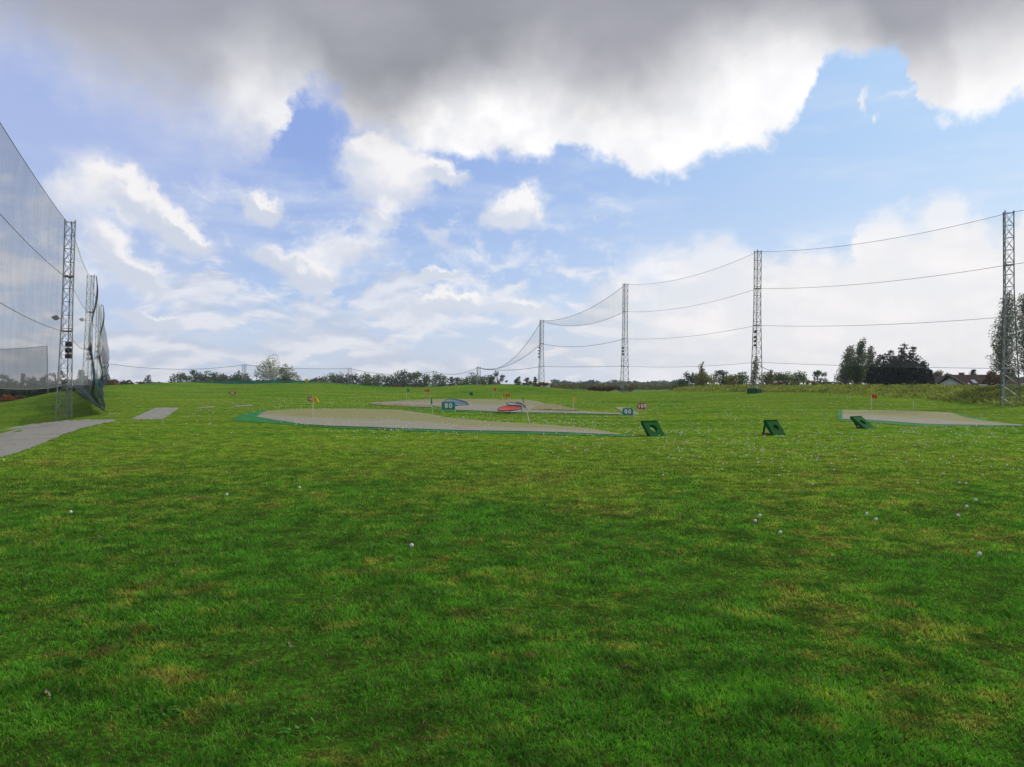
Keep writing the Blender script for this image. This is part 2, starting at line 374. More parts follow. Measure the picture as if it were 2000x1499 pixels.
# ------------------------------------------------------------------ object helpers
def tag(o, label=None, cat=None, group=None, kind=None):
    if label: o['label'] = label
    if cat: o['category'] = cat
    if group: o['group'] = group
    if kind: o['kind'] = kind
    return o
def empty(name, loc, label, cat, group=None, rz=0):
    o = bpy.data.objects.new(name, None); COL.objects.link(o); o.location = loc; o.rotation_euler = (0, 0, rz)
    o.empty_display_size = 0.2
    return tag(o, label, cat, group)
def link_mesh(name, me, mat, parent=None, smooth=False):
    o = bpy.data.objects.new(name, me); COL.objects.link(o)
    if mat: me.materials.append(MATS[mat] if isinstance(mat, str) else mat)
    if smooth: me.shade_smooth()
    if parent: o.parent = parent
    return o
def np_mesh(name, verts, faces4=None, attr=None):
    """fast quad mesh; attr = per-face value stored as float 'rnd'"""
    me = bpy.data.meshes.new(name); n = len(verts); f = len(faces4); k = faces4.shape[1]
    me.vertices.add(n); me.vertices.foreach_set('co', np.asarray(verts, np.float32).ravel())
    me.loops.add(f*k); me.loops.foreach_set('vertex_index', np.asarray(faces4, np.int32).ravel())
    me.polygons.add(f); me.polygons.foreach_set('loop_start', np.arange(0, f*k, k, dtype=np.int32))
    me.polygons.foreach_set('loop_total', np.full(f, k, np.int32))
    me.update(calc_edges=True)
    if attr is not None:
        a = me.attributes.new('rnd', 'FLOAT', 'FACE'); a.data.foreach_set('value', np.asarray(attr, np.float32))
    return me
class MB:
    def __init__(s): s.v, s.f = [], []
    def add(s, vs, fs):
        b = len(s.v); s.v += [tuple(v) for v in vs]; s.f += [[i+b for i in f] for f in fs]; return s
    def bar(s, a, b, r, r2=None, n=6):
        a, b = Vector(a), Vector(b); r2 = r if r2 is None else r2
        d = (b-a); 
        if d.length < 1e-6: return s
        d.normalize(); u = d.orthogonal().normalized(); w = d.cross(u)
        vs = []
        for c, rr in ((a, r), (b, r2)):
            for i in range(n):
                t = 2*math.pi*i/n; vs.append(c+(u*math.cos(t)+w*math.sin(t))*rr)
        fs = [[i, (i+1) % n, n+(i+1) % n, n+i] for i in range(n)]+[list(range(n))[::-1], list(range(n, 2*n))]
        return s.add(vs, fs)
    def tube(s, pts, rs, n=6):
        for i in range(len(pts)-1):
            s.bar(pts[i], pts[i+1], rs[i] if hasattr(rs, '__len__') else rs, rs[i+1] if hasattr(rs, '__len__') else rs, n)
        return s
    def box(s, c, sz, rot=None):
        c = Vector(c); M = rot or Matrix.Identity(3)
        vs = [c+M @ Vector((x*sz[0]/2, y*sz[1]/2, z*sz[2]/2)) for x in (-1, 1) for y in (-1, 1) for z in (-1, 1)]
        return s.add(vs, [[0,1,3,2],[4,6,7,5],[0,4,5,1],[2,3,7,6],[0,2,6,4],[1,5,7,3]])
    def build(s, name, mat, parent=None, smooth=False, bevel=0.0):
        me = bpy.data.meshes.new(name); me.from_pydata(s.v, [], s.f); me.update()
        bm = bmesh.new(); bm.from_mesh(me); bmesh.ops.recalc_face_normals(bm, faces=bm.faces)
        if bevel: bmesh.ops.bevel(bm, geom=list(bm.edges), offset=bevel, segments=2, affect='EDGES', clamp_overlap=True)
        bm.to_mesh(me); bm.free()
        return link_mesh(name, me, mat, parent, smooth)

# ------------------------------------------------------------------ terrain
def zp(Y, py): return H-(py-CY)/F*Y
CREST = [(-400,None),(0,None),(110,None),(200,(100,751)),(300,(118,747.2)),(400,(125,749.5)),(480,(128,749)),(600,(125,746)),(650,(125,748)),(700,(125,752)),(780,(122,757)),
         (850,(122,756)),(900,(120,753)),(950,(118,750.5)),(1000,(115,751)),(1050,(108,754)),(1100,(104,759)),(1150,(100,760.5)),(1220,(96,765.5)),(1300,(92,763)),
         (1400,(82,763)),(1480,(73,765.5)),(1560,(69,767)),(1620,(66,770)),(1700,(62,776)),(1800,(58,784)),(1900,(54,795)),(2000,(50,803)),(2400,(42,812))]
YS = np.concatenate([np.arange(0, 240, 1.0), np.array([260, 300, 400, 600, 1000, 3000, 9000])])
SPECIAL = {-400: [(0,0),(12,0),(18,-.15),(30,-1.0),(60,-.8),(110,-1),(200,-2),(9000,-3)],
           0: [(0,0),(29,0),(38,-.7),(50,-1.0),(80,zp(80,790)),(110,-1.2),(200,-2.2),(9000,-3)],
           110: [(0,0),(35,0),(44,-.6),(54,-.75),(62,-.5),(85,zp(85,766)),(120,.2),(200,-2),(9000,-3)],
           200: [(0,0),(43,0),(52,.0),(62,.1),(78,.75),(100,zp(100,751)),(130,1.3),(200,-1),(9000,-3)]}
rows = []
for px, c in CREST:
    if c is None or px in SPECIAL: pts = SPECIAL[px]
    else:
        Yc, pc = c; zc = zp(Yc, pc)
        if px < 1350: pts = [(0,0),(46,0),(46+(Yc-46)*.35,zc*.22),(46+(Yc-46)*.65,zc*.52),(Yc-5,zc*.96),(Yc,zc),(Yc+8,zc-.1),(Yc+45,zc-1.6),(240,-2),(9000,-3)]
        else:
            bt = zp(Yc+12, 757 if px < 1900 else 758)
            pts = [(0,0),(min(34,Yc-20),0),(Yc-9,zc*.62),(Yc,zc),(Yc+4,zc+(bt-zc)*.35),(Yc+12,bt),(Yc+40,bt),(Yc+90,0),(240,-1.5),(9000,-3)]
    rows.append(np.interp(YS, [p[0] for p in pts], [p[1] for p in pts]))
rows = np.array(rows); tcols = np.array([(c[0]-CX)/F for c in CREST])
TG = np.linspace(-1.0, 1.0, 401)
ZT = np.array([[np.interp(t, tcols, rows[:, j]) for t in TG] for j in range(len(YS))])
def gsm(a, s, ax):
    r = int(s*3)+1; k = np.exp(-0.5*(np.arange(-r, r+1)/s)**2); k /= k.sum()
    pad = [(0, 0), (0, 0)]; pad[ax] = (r, r); b = np.pad(a, pad, mode='edge')
    return np.apply_along_axis(lambda m: np.convolve(m, k, mode='valid'), ax, b)
ZS = ZT.copy(); ZS[:240] = gsm(ZT[:240], 2.2, 0); ZS = gsm(ZS, 3.0, 1)
def vnoise(x, y, seed=0):
    xi = np.floor(x).astype(np.int64); yi = np.floor(y).astype(np.int64); fx = x-xi; fy = y-yi
    fx = fx*fx*(3-2*fx); fy = fy*fy*(3-2*fy)
    def h(a, b):
        n = (a*374761393+b*668265263+seed*1442695041) & 0xffffffff
        n = ((n ^ (n >> 13))*1274126177) & 0xffffffff
        return ((n ^ (n >> 16)) & 0xffff)/65535.0
    return (h(xi, yi)*(1-fx)+h(xi+1, yi)*fx)*(1-fy)+(h(xi, yi+1)*(1-fx)+h(xi+1, yi+1)*fx)*fy
def fbm(x, y, seed=0, o=4):
    s = 0; a = 0.5
    for i in range(o): s = s+a*vnoise(x*2**i, y*2**i, seed+i); a *= .5
    return s/(1-0.5**o)
def zfun(X, Y):
    X = np.asarray(X, float); Y = np.asarray(Y, float)
    t = np.clip(X/np.maximum(Y, 1.0), -1, 1); ti = (t+1)*200; t0 = np.clip(ti.astype(int), 0, 399); tf = ti-t0
    yj = np.clip(np.searchsorted(YS, np.maximum(Y, 0), side='right')-1, 0, len(YS)-2); yf = np.clip((np.maximum(Y, 0)-YS[yj])/(YS[yj+1]-YS[yj]), 0, 1)
    z = (ZS[yj, t0]*(1-tf)+ZS[yj, t0+1]*tf)*(1-yf)+(ZS[yj+1, t0]*(1-tf)+ZS[yj+1, t0+1]*tf)*yf
    und = (fbm(X/9.0+50, Y/9.0+50, 3, 3)-0.5)*0.60*np.clip((Y-42)/40, 0, 1)*np.clip((300-Y)/150, 0, 1)
    near = (fbm(X/1.3+50, Y/1.3+50, 5, 3)-0.5)*0.035*np.clip((40-Y)/15, 0, 1)
    return z+und+near
def axis(parts):
    return np.unique(np.concatenate([np.arange(a, b, s) for a, b, s in parts]))
GX = axis([(-4000,-400,400),(-400,-120,20),(-120,-50,2),(-50,50.1,1.0),(52,120,2),(120,400,20),(400,4001,400)])
GY = axis([(-200,0,20),(0,30,0.5),(30,170,1.0),(170,300,5),(300,1000,50),(1000,6001,500)])
gx, gy = np.meshgrid(GX, GY); gz = zfun(gx, gy)
V = np.stack([gx.ravel(), gy.ravel(), gz.ravel()], 1)
nx, ny = len(GX), len(GY)
ii = (np.arange(ny-1)[:, None]*nx+np.arange(nx-1)[None, :]).ravel()
FQ = np.stack([ii, ii+1, ii+1+nx, ii+nx], 1)
gme = np_mesh('ground', V, FQ); ground = link_mesh('ground', gme, 'turf', smooth=True)
tag(ground, 'mown green driving range turf rising to low mounds at the back', kind='structure')
BVH = BVHTree.FromPolygons([tuple(v) for v in V], [tuple(int(i) for i in f) for f in FQ])
def gz_at(X, Y):
    h = BVH.ray_cast(Vector((X, Y, 50)), Vector((0, 0, -1)))
    return h[0].z if h[0] else 0.0
def on_ground(px, py):
    d = Vector(((px-CX)/F, 1, -(py-CY)/F)).normalized()
    h = BVH.ray_cast(Vector((0, 0, H)), d)
    return h[0] if h[0] else Vector((0, 100, 0))
def at(px, py, Y): return Vector(((px-CX)/F*Y, Y, H-(py-CY)/F*Y))

# ------------------------------------------------------------------ sheets laid on the ground
OUTLINES = []
def sheet(name, top, bot, mat, lift, parent=None, nrow=8, ncol=70, rough=0.0):
    """strip between two outlines on the ground"""
    tx = [p[0] for p in top]; bx = [p[0] for p in bot]
    u = np.linspace(0, 1, ncol)
    def res(pl):
        pl = np.array(pl, float); s = np.concatenate([[0], np.cumsum(np.hypot(*(np.diff(pl, axis=0)).T))]); s /= s[-1]
        return np.stack([np.interp(u, s, pl[:, 0]), np.interp(u, s, pl[:, 1])], 1)
    T, B = res(top), res(bot); vs = []; vv = []
    for j in range(nrow):
        f = j/(nrow-1)
        for i in range(ncol):
            p = B[i]*(1-f)+T[i]*f
            if rough and (j in (0, nrow-1)): p = p+np.array([0, (random.random()-.5)*rough])
            g = on_ground(*p); vs.append((g.x, g.y, gz_at(g.x, g.y)+lift)); vv.append(f)
    k = np.arange((nrow-1)*ncol).reshape(nrow-1, ncol)[:, :-1].ravel()
    fs = np.stack([k, k+1, k+1+ncol, k+ncol], 1)
    OUTLINES.append([v[:2] for v in vs[:ncol]]+[v[:2] for v in vs[-ncol:]][::-1])
    me = np_mesh(name, np.array(vs), fs)
    a = me.attributes.new('v', 'FLOAT', 'POINT'); a.data.foreach_set('value', np.array(vv, np.float32))
    o = link_mesh(name, me, mat, parent, smooth=True)
    return o
p = sheet('gravel_path', [(-260,905),(-120,868),(0,841),(60,829),(120,822.5),(180,820),(225,820.5)], [(-400,1010),(-120,945),(0,894),(25,889),(60,876),(120,851),(170,834),(225,822.5)], 'gravel', 0.012, nrow=10, ncol=120, rough=2.0)
tag(p, 'grey gravel path curving in beside the left net tower', kind='structure')
p = sheet('gravel_path', [(303,797),(330,796.5),(351,797)], [(256,819),(290,820),(318,819.5)], 'gravel', 0.012, nrow=10, ncol=20, rough=1.0)
tag(p, 'short grey gravel patch in the grass past the end of the path', kind='structure')

def green(label, turf_top, turf_bot, edges, mat='mat_turf', lift=0.028):
    mid = on_ground((turf_bot[0][0]+turf_bot[-1][0])/2, (turf_bot[0][1]+turf_bot[-1][1])/2)
    e = empty('putting_green', (mid.x, mid.y, mid.z), label, 'putting green')
    def fix(o): o.parent = e; o.matrix_parent_inverse = Matrix.Translation(-Vector(e.location))
    fix(sheet('turf_mat', turf_top, turf_bot, mat, lift))
    for (a, b) in edges: fix(sheet('edging', a, b, 'edging_green', lift-0.012))
    return e
m1t = [(505,812),(520,803),(560,801),(600,800),(700,799.5),(780,802),(840,810),(880,818),(950,824),(1050,830),(1120,835),(1170,841),(1212,849.5)]
m1b = [(501,815),(540,822),(590,829.5),(640,833),(700,835),(800,838.5),(900,842),(1000,843.5),(1100,846),(1160,848.5),(1214,850.5)]
green('long beige artificial green under the yellow flag, the nearest one', m1t, m1b,
      [([(452,819),(480,808),(508,802),(520,802)], [(455,822),(490,824),(540,828),(600,832)]),
       ([(560,829),(600,831),(640,834),(700,836),(800,839),(900,842.5),(1000,844),(1100,846.5),(1214,850),(1255,852)],
        [(560,830),(600,833),(640,836),(700,838.5),(800,842.5),(900,846),(1000,848),(1100,850.5),(1214,853),(1256,853)])])
m2t = [(722,787.5),(790,783),(860,780.5),(960,780.5),(1020,781.5),(1045,784),(1064,789)]
m2b = [(722,788.8),(790,790),(845,793),(880,801),(940,803.5),(985,805.5),(1036,802)]
green('beige artificial green behind the number 80 board and round target nets', m2t, m2b,
      [([(800,796.5),(860,801.5),(940,804),(1000,806.5),(1060,807),(1120,808.5),(1215,811)], [(800,798),(860,803.5),(940,806),(1000,808),(1060,808.8),(1120,810),(1222,812)])], 'mat_turf_plain')
green('narrow beige strip of artificial green under the small yellow flag', [(985,802.5),(1036,801.5),(1090,803),(1150,804.5),(1212,808)], [(985,806),(1036,806.5),(1090,807.2),(1150,808.8),(1212,810.3)], [], 'mat_turf_plain')
m3t = [(1645,802),(1730,803),(1800,804),(1855,807),(1885,816),(1920,823),(1960,828),(1998,831)]
m3b = [(1645,819.5),(1700,821.5),(1760,826),(1800,829),(1850,830.5),(1920,831.5),(1998,832.3)]
green('beige artificial green by the red flag at the right', m3t, m3b,
      [([(1636,803),(1646,802)], [(1636,820.5),(1646,820)]),
       ([(1640,819),(1700,821),(1760,825.5),(1800,828.5),(1850,830),(1920,831),(2010,832)], [(1640,822),(1700,826),(1760,831),(1800,833),(1850,833.7),(1920,834),(2010,834)]),
       ([(1855,806),(1890,813),(1925,821),(1960,827),(1998,830)], [(1860,808.5),(1890,816),(1922,823),(1962,828.5),(1998,831.3)])])
green('small pale green scrap behind the right number 80 board', [(1201,796),(1215,795.5),(1235,801),(1247,808)], [(1203,798.5),(1218,806),(1232,811),(1247,811)], [], 'mat_turf_plain')
for top, bot, lb in (([(1038,800),(1060,790),(1085,791),(1105,796),(1130,801)], [(1038,801.3),(1060,801.3),(1085,801.6),(1105,802.2),(1130,803)], 'bank of dry brown grass at the end of the second green'),
                     ([(722,789.5),(760,790),(800,791),(842,793.5)], [(722,791),(760,794),(800,795.5),(845,797)], 'strip of dry brown grass in front of the second green')):
    o = sheet('dry_grass', top, bot, 'straw_grass', 0.04, ncol=40, rough=1.5); tag(o, lb, 'dry grass', kind='stuff')
for a, b in (((386,796.5),(418,793.5)),((452,793.5),(492,792))):
    o = sheet('gravel_path', [a, (b[0], a[1]-2.2)], [(a[0], a[1]+1.2), (b[0], a[1]+0.2)], 'gravel', 0.02, nrow=4, ncol=12); tag(o, 'thin worn streak across the left of the range', kind='structure')

# ------------------------------------------------------------------ lattice towers
def tower(loc, h, rot, sb, st, shear, label, lamps=(), green_legs=False, tiers=(), ls=1.0):
    e = empty('lattice_tower', loc, label, 'tower', 'lattice towers carrying the ball nets', rot)
    n = max(3, int(h/0.85))
    inv = Matrix.Rotation(-rot, 2); sh = inv @ Vector(shear)
    def side(f):                                      # wide foot narrowing to a parallel mast
        return st+(sb-st)*max(0, 1-f/0.62)**1.25
    def corner(k, f):
        s = side(f)/math.sqrt(3); a = R(90+120*k)
        return Vector((math.cos(a)*s+sh.x*f, math.sin(a)*s+sh.y*f, f*h))
    for k in range(3):
        mb = MB(); pts = [corner(k, i/n) for i in range(n+1)]; pts[0].z -= 0.3
        mb.tube(pts, 0.042, 6); mb.bar(pts[-1], pts[-1]+Vector((0, 0, .15)), .05)
        mb.build('leg', 'steel_green' if green_legs and k != 1 else 'steel', e)
    br = MB(); r = 0.020
    for i in range(n+1):
        for k in range(3):
            a, b = corner(k, i/n), corner((k+1) % 3, i/n)
            br.bar(a, b, r*1.1, n=4)
            if i < n:
                br.bar(a, corner((k+1) % 3, (i+1)/n), r*.8, n=4); br.bar(b, corner(k, (i+1)/n), r*.8, n=4)
    br.build('bracing', 'steel', e)
    for zz in tiers:
        t = MB(); f = zz/h
        for k in range(3): t.bar(corner(k, f), corner((k+1) % 3, f), .05, n=6)
        t.build('collar', 'steel', e)
    for (zz, side_) in lamps:
        f = zz/h; c = corner(1 if side_ < 0 else 0, f)
        d = (inv @ Vector((side_*0.25, -0.35))); d3 = Vector((d.x, d.y, 0))
        arm = MB(); arm.bar(c, c+d3*.7, .025); 
        o = arm.build('floodlight', 'lamp_black', e)
        q = Vector((d.x, d.y, -.5)).to_track_quat('Z', 'Y').to_matrix()
        hd = MB(); hd.box(c+d3*.9, (.42*ls, .30*ls, .16*ls), q); hd.box(c+d3*.9-q @ Vector((0, 0, .12)), (.24*ls, .2*ls, .12*ls), q)
        hd.build('lamp_head', 'lamp_black', o, bevel=.01)
    return e
TS = 3.66
TW = {}
def place_tower(key, px, Y, topy, basey, rot, sb, st, lean, label, lamps=(), gl=False, nt=4):
    b = at(px, basey, Y); b.z = gz_at(b.x, b.y) if basey is None else b.z
    z1 = at(px, topy, Y).z; h = z1-b.z
    lc = [(at(px, ly, Y).z-b.z, sd_) for ly, sd_ in lamps]
    tower((b.x, b.y, b.z), h, R(rot), sb, st, (lean, 0), label, lc, gl, [h-TS*i for i in range(1, nt) if h-TS*i > .5], 1.0 if key[0] == 'L' else .62)
    TW[key] = (Vector((b.x+lean, b.y, z1)), h, b.z, lean)
place_tower('L1', 126, 50, 435, 823, 20, .95, .62, .42, 'tall steel lattice tower at the end of the left gravel path', [(623,-1),(673,1),(685,1),(696,1)])
place_tower('L2', 168, 75, 540, 799, 25, 1.0, .62, .5, 'second lattice tower along the left net, behind the path-end one', [(626,-1),(683,1),(692,1),(701,1)])
place_tower('L3', 188, 103, 597, 775, 30, 1.0, .62, .4, 'third lattice tower along the left net, half hidden in dark folds', [(677,1),(687,1),(697,1)])
place_tower('L4', 204, 131, 708, 762, 20, .9, .6, 0, 'short far lattice tower where the left net ends')
place_tower('L0', -94, 24, 83, 815, 20, .95, .62, .2, 'lattice tower just outside the left edge')
place_tower('T1', 1969, 52.5, 417, 800, 5, 1.3, .66, -.05, 'tallest lattice tower at the right, in front of the poplar', [], True)
place_tower('T2', 1477, 73.7, 492, 765, 38, 1.15, .66, .15, 'lattice tower with a small poplar growing at its foot', [(650,-1),(660,-1),(668,-1),(676,-1)])
place_tower('T3', 1219, 100, 556, 766, 42, 1.2, .66, .15, 'lattice tower right of centre, between the middle tower and the one with the poplar', [(681,-1),(687,-1),(693,-1)])
place_tower('T4', 1056, 119, 627, 757, 40, 1.1, .66, .12, 'lattice tower just right of the middle of the range', [(680,-1),(686,-1),(692,-1),(698,-1)])
place_tower('T5', 934, 140, 718, 757, 40, .75, .7, 0, 'short lattice tower where the rising net cables meet')
place_tower('T6', 848, 150, 726, 760, 40, .75, .7, 0, 'low lattice tower between the dark woods left of the pine pair')
place_tower('T7', 682, 150, 720, 757, 40, .8, .7, 0, 'low lattice tower in front of the wood behind the yellow flag')
place_tower('T8', 477, 140, 713, 752, 15, .8, .7, 0, 'low lattice tower left of the big pale tree')
place_tower('T0', 2560, 34, 236, 825, 5, 1.3, .66, 0, 'lattice tower outside the right edge')

# ------------------------------------------------------------------ nets
def tier_pt(key, tier):
    top, h, zb, lean = TW[key]; z = top.z-TS*tier
    f = (z-zb)/max(h, .1)
    return Vector((top.x-lean*(1-f), top.y, z))
def span(a, b, sag, n=24):
    return [a.lerp(b, i/n)-Vector((0, 0, sag*4*(i/n)*(1-i/n))) for i in range(n+1)]
def cable_mesh(pts, r, parent, mat='cable'):
    return MB().tube(pts, r, 5).build('cable', mat, parent)
def bay(parent, up, lo, bulge, mat, name='net_panel', rows_=10, wav=0.12, fold=5.0):
    """netting between an upper and a lower line, bellying out and falling in folds"""
    n = len(up)-1; vs = []
    d = (up[-1]-up[0]); nrm = Vector((d.y, -d.x, 0)).normalized()
    ph = random.random()*9
    for j in range(rows_+1):
        f = j/rows_
        for i in range(n+1):
            p = up[i].lerp(lo[i], f); s = i/n
            b = math.sin(math.pi*f)**.8*bulge*(0.55+0.45*math.sin(math.pi*s))
            w = math.sin(s*d.length*fold/6+ph+2*f)*wav*math.sin(math.pi*f)
            vs.append(p+nrm*(b+w))
    k = np.arange(rows_*(n+1)).reshape(rows_, n+1)[:, :-1].ravel()
    fs = np.stack([k, k+1, k+2+n, k+1+n], 1)
    return link_mesh(name, np_mesh(name, np.array([tuple(v) for v in vs]), fs), mat, parent, smooth=True)
def net_thing(label, loc=(0, 0, 0)):
    return empty('ball_net', loc, label, 'net')
# left net
nl = net_thing('tall grey ball net hung from the towers along the left side')
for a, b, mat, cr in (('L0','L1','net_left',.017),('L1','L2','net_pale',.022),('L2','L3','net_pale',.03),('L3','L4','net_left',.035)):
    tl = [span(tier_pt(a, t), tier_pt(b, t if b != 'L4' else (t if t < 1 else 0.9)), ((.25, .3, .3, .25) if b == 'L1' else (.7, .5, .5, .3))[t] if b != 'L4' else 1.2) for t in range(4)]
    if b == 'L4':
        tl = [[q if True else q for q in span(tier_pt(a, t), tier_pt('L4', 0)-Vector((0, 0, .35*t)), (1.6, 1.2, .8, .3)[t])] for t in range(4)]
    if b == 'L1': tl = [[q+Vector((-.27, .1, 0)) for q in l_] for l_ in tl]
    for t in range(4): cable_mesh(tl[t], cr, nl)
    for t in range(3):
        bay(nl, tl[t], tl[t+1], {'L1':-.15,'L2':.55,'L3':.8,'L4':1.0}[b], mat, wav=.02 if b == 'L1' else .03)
    for key in (b,):
        if key in ('L2', 'L3', 'L4'):                # netting gathered along the mast in a thick dark rope of folds
            top = tier_pt(key, 0); pts = []; rs = []
            for i in range(37):
                f = i/36; z = top.z-f*(top.z-TW[key][2]-.3)
                wv = math.sin(f*3*math.pi+.4)*.38+(.35 if key == 'L4' else .40)
                lx = TW[key][3]*f
                pts.append(Vector((top.x-lx+.25+wv*.8, top.y-.3, z))); rs.append(.04+.05*math.sin(f*9)**2+.08*f)
            MB().tube(pts, rs, 7).build('gathered_net', 'net_dark', nl, smooth=True)
# skirt on the ground
a0 = tier_pt('L1', 3)+Vector((.4, 0, 0)); g1 = on_ground(205, 809); g1.z += .12; g2 = at(199, 775, 95); g2.z = gz_at(g2.x, g2.y)+.1; g3 = at(214, 748, 125)
def skirt(quad, mat, wav, n=18, m=8, name='net_skirt'):
    A, B, C_, D = quad; vs = []
    for j in range(m+1):
        for i in range(n+1):
            s, f = i/n, j/m; p = A.lerp(B, s).lerp(D.lerp(C_, s), f)
            p = p+Vector((math.sin(s*17+f*5)*wav, math.cos(s*13)*wav, math.sin(s*23+f*7)*wav*.6*math.sin(math.pi*f)))
            vs.append(tuple(p))
    k = np.arange(m*(n+1)).reshape(m, n+1)[:, :-1].ravel(); fs = np.stack([k, k+1, k+2+n, k+1+n], 1)
    return link_mesh(name, np_mesh(name, np.array(vs), fs), mat, nl, smooth=True)
skirt((a0, g1+Vector((-.15, 0, .2)), g1+Vector((.25, -.2, -.05)), a0+Vector((0, 0, -.35))), 'net_dark', .05)
skirt((a0, tier_pt('L2', 3), Vector((-34.6, 62, .35)), g1), 'net_dark', .1)
skirt((tier_pt('L2', 3)+Vector((.3, 0, 2.2)), tier_pt('L3', 3)+Vector((.3, 0, 1.2)), g2, g1+Vector((-2.4, 4, .1))), 'net_skirt', .12)
skirt((tier_pt('L3', 3)+Vector((.3, 0, 2.4)), tier_pt('L4', 0)+Vector((.3, 0, -.5)), g3, g2), 'net_skirt', .12)
skirt((g1+Vector((-1.9, 3, .7)), g2+Vector((-.4, 0, 1.4)), g2, g1), 'net_dark', .12)
skirt((g2+Vector((0, 0, 1.3)), g3+Vector((0, 0, 1.6)), g3, g2), 'net_dark', .12)
# right net
nr = net_thing('wide see-through ball net on sagging cables along the right side')
for a, b, sg in (('T0','T1',.4),('T1','T2',.75),('T2','T3',.95),('T3','T4',1.5)):
    tl = []
    for t in range(4):
        if b == 'T4':
            A = tier_pt(a, t); B = tier_pt('T4', max(t-1, 0) if t < 4 else 2)
            B = tier_pt('T4', [0, 0, 1, 2][t]); tl.append(span(A, B, (1.3, 1.3, .75, .1)[t]))
        else: tl.append(span(tier_pt(a, t), tier_pt(b, t), (sg, sg*.75, sg*.5, .3)[t] if b != 'T2' else (.65, .45, .3, .1)[t]))
    for q in tl: cable_mesh(q, .016 if b != 'T4' else .026, nr)
    for t in range(3): bay(nr, tl[t], tl[t+1], .15, 'net_right', wav=.03)
    if b == 'T4': bay(nr, tl[0], tl[1], .5, 'net_far', wav=.03)
tl = [span(tier_pt('T4', t), tier_pt('T5', 0)+Vector((0, 0, -.06*t)), (3.0, 1.6, .5)[t]) for t in range(3)]
for q in tl: cable_mesh(q, .035, nr)
for t in range(2): bay(nr, tl[t], tl[t+1], .2, 'net_right', wav=.03)
bay(nr, tl[0], tl[1], .5, 'net_far', wav=.03)
nb = net_thing('low ball net across the far back of the range')
bk = at(214, 711, 131)
for A, B, sg in ((TW['T5'][0], TW['T6'][0], .9), (TW['T6'][0], TW['T7'][0], .9), (TW['T7'][0], TW['T8'][0], .35), (TW['T8'][0], bk, .9)):
    u = span(A, B, sg); cable_mesh(u, .035, nb)
    bay(nb, u, [Vector((q.x, q.y, 1.6)) for q in u], .1, 'net_right', wav=.03)
# stay wire at T2
wr = tier_pt('T2', 3)+Vector((.4, 0, -.4)); o = MB().tube(span(wr, at(1550, 733, 92), .25), .03, 5).build('stay_wire', 'cable'); tag(o, 'stay wire slanting down from the tower with the poplar at its foot', 'wire')
# second, smaller net seen through the left one
ns = net_thing('small pale net of a neighbouring plot seen through the tall left net')
u = [at(-60, 683, 88), at(20, 679, 90), at(92, 676, 92)]; l = [at(-60, 748, 88), at(20, 748, 90), at(94, 748, 92)]
up = span(u[0], u[2], .15, 12); lw = span(l[0], l[2], 0, 12)
cable_mesh(up, .03, ns); bay(ns, up, lw, .1, 'net_left', wav=.02); MB().bar(u[2], l[2]-Vector((0, 0, 2)), .05).build('post', 'steel', ns)
# green windbreak netting on the crest
def windbreak(pts, label, mat='windbreak'):
    e = empty('windbreak_fence', at(pts[0][0], pts[0][2], pts[0][3]), label, 'fence'); vs = []; inv = Matrix.Translation(-Vector(e.location))
    rr = []
    for (px, y0, y1, Y) in pts: rr.append((at(px, y0, Y), at(px, y1, Y)))
    m = []
    for k in range(len(rr)-1):
        for i in range(8): 
            s = i/8; m.append((rr[k][0].lerp(rr[k+1][0], s), rr[k][1].lerp(rr[k+1][1], s)))
    m.append(rr[-1])
    vs = [tuple(a+Vector((0, .1*math.sin(i), 0))) for i, (a, b) in enumerate(m)]+[tuple(b-Vector((0, 0, .3))) for a, b in m]; n = len(m)
    o = link_mesh('cloth', np_mesh('cloth', np.array(vs), np.array([[i, i+1, n+i+1, n+i] for i in range(n-1)])), mat, e, smooth=True); o.matrix_parent_inverse = inv
    for i in range(0, n, 4):
        q = MB().bar(m[i][1]-Vector((0, .08, .4)), m[i][0]+Vector((0, -.08, .06)), .03).build('post', 'steel_green', e); q.matrix_parent_inverse = inv
windbreak([(330,748,750,136),(370,746.3,750.5,134),(420,745.3,751,132),(480,743.8,750.5,132),(530,742.5,748.5,132),(600,744,748,134),(660,748,750,136)], 'green netting fence on the crest below the big pale tree')
windbreak([(1459,760,766,72),(1469,758.5,766,71.8),(1478,759.5,766,72),(1486,761,765.5,72.6)], 'green cloth wrapped round the foot of the tower with the poplar', 'carpet_green')

# ------------------------------------------------------------------ trees
def leaves(centres, radii, n, size, mat, name='crown', parent=None, flat=1.0, seed=0, dirv=None):
    """leaf-sized faces scattered through clumps"""
    r = np.random.default_rng(seed); centres = np.asarray(centres, float); radii = np.asarray(radii, float)
    wts = radii[:, 0]*radii[:, 2]; idx = r.choice(len(centres), n, p=wts/wts.sum())
    u = r.normal(size=(n, 3)); u /= np.linalg.norm(u, axis=1)[:, None]; rad = r.random(n)**.45
    c = centres[idx]+u*rad[:, None]*radii[idx]
    a = r.normal(size=(n, 3)); a /= np.linalg.norm(a, axis=1)[:, None]
    b = np.cross(a, r.normal(size=(n, 3))); b /= np.linalg.norm(b, axis=1)[:, None]
    s = size*(.6+.8*r.random(n))[:, None]
    if dirv is not None: a = a*.5+np.array(dirv)[None, :]*1.1
    v = np.stack([c-a*s-b*s*.3*flat, c-b*s*.8*flat*.6+a*0, c+a*s, c+b*s*.8*flat], 1).reshape(-1, 3)
    f = np.arange(4*n).reshape(n, 4)
    clump = r.random(len(centres))[idx]*.6+r.random(n)*.4
    return link_mesh(name, np_mesh(name, v, f, clump), mat, parent)
TSEED = [100]
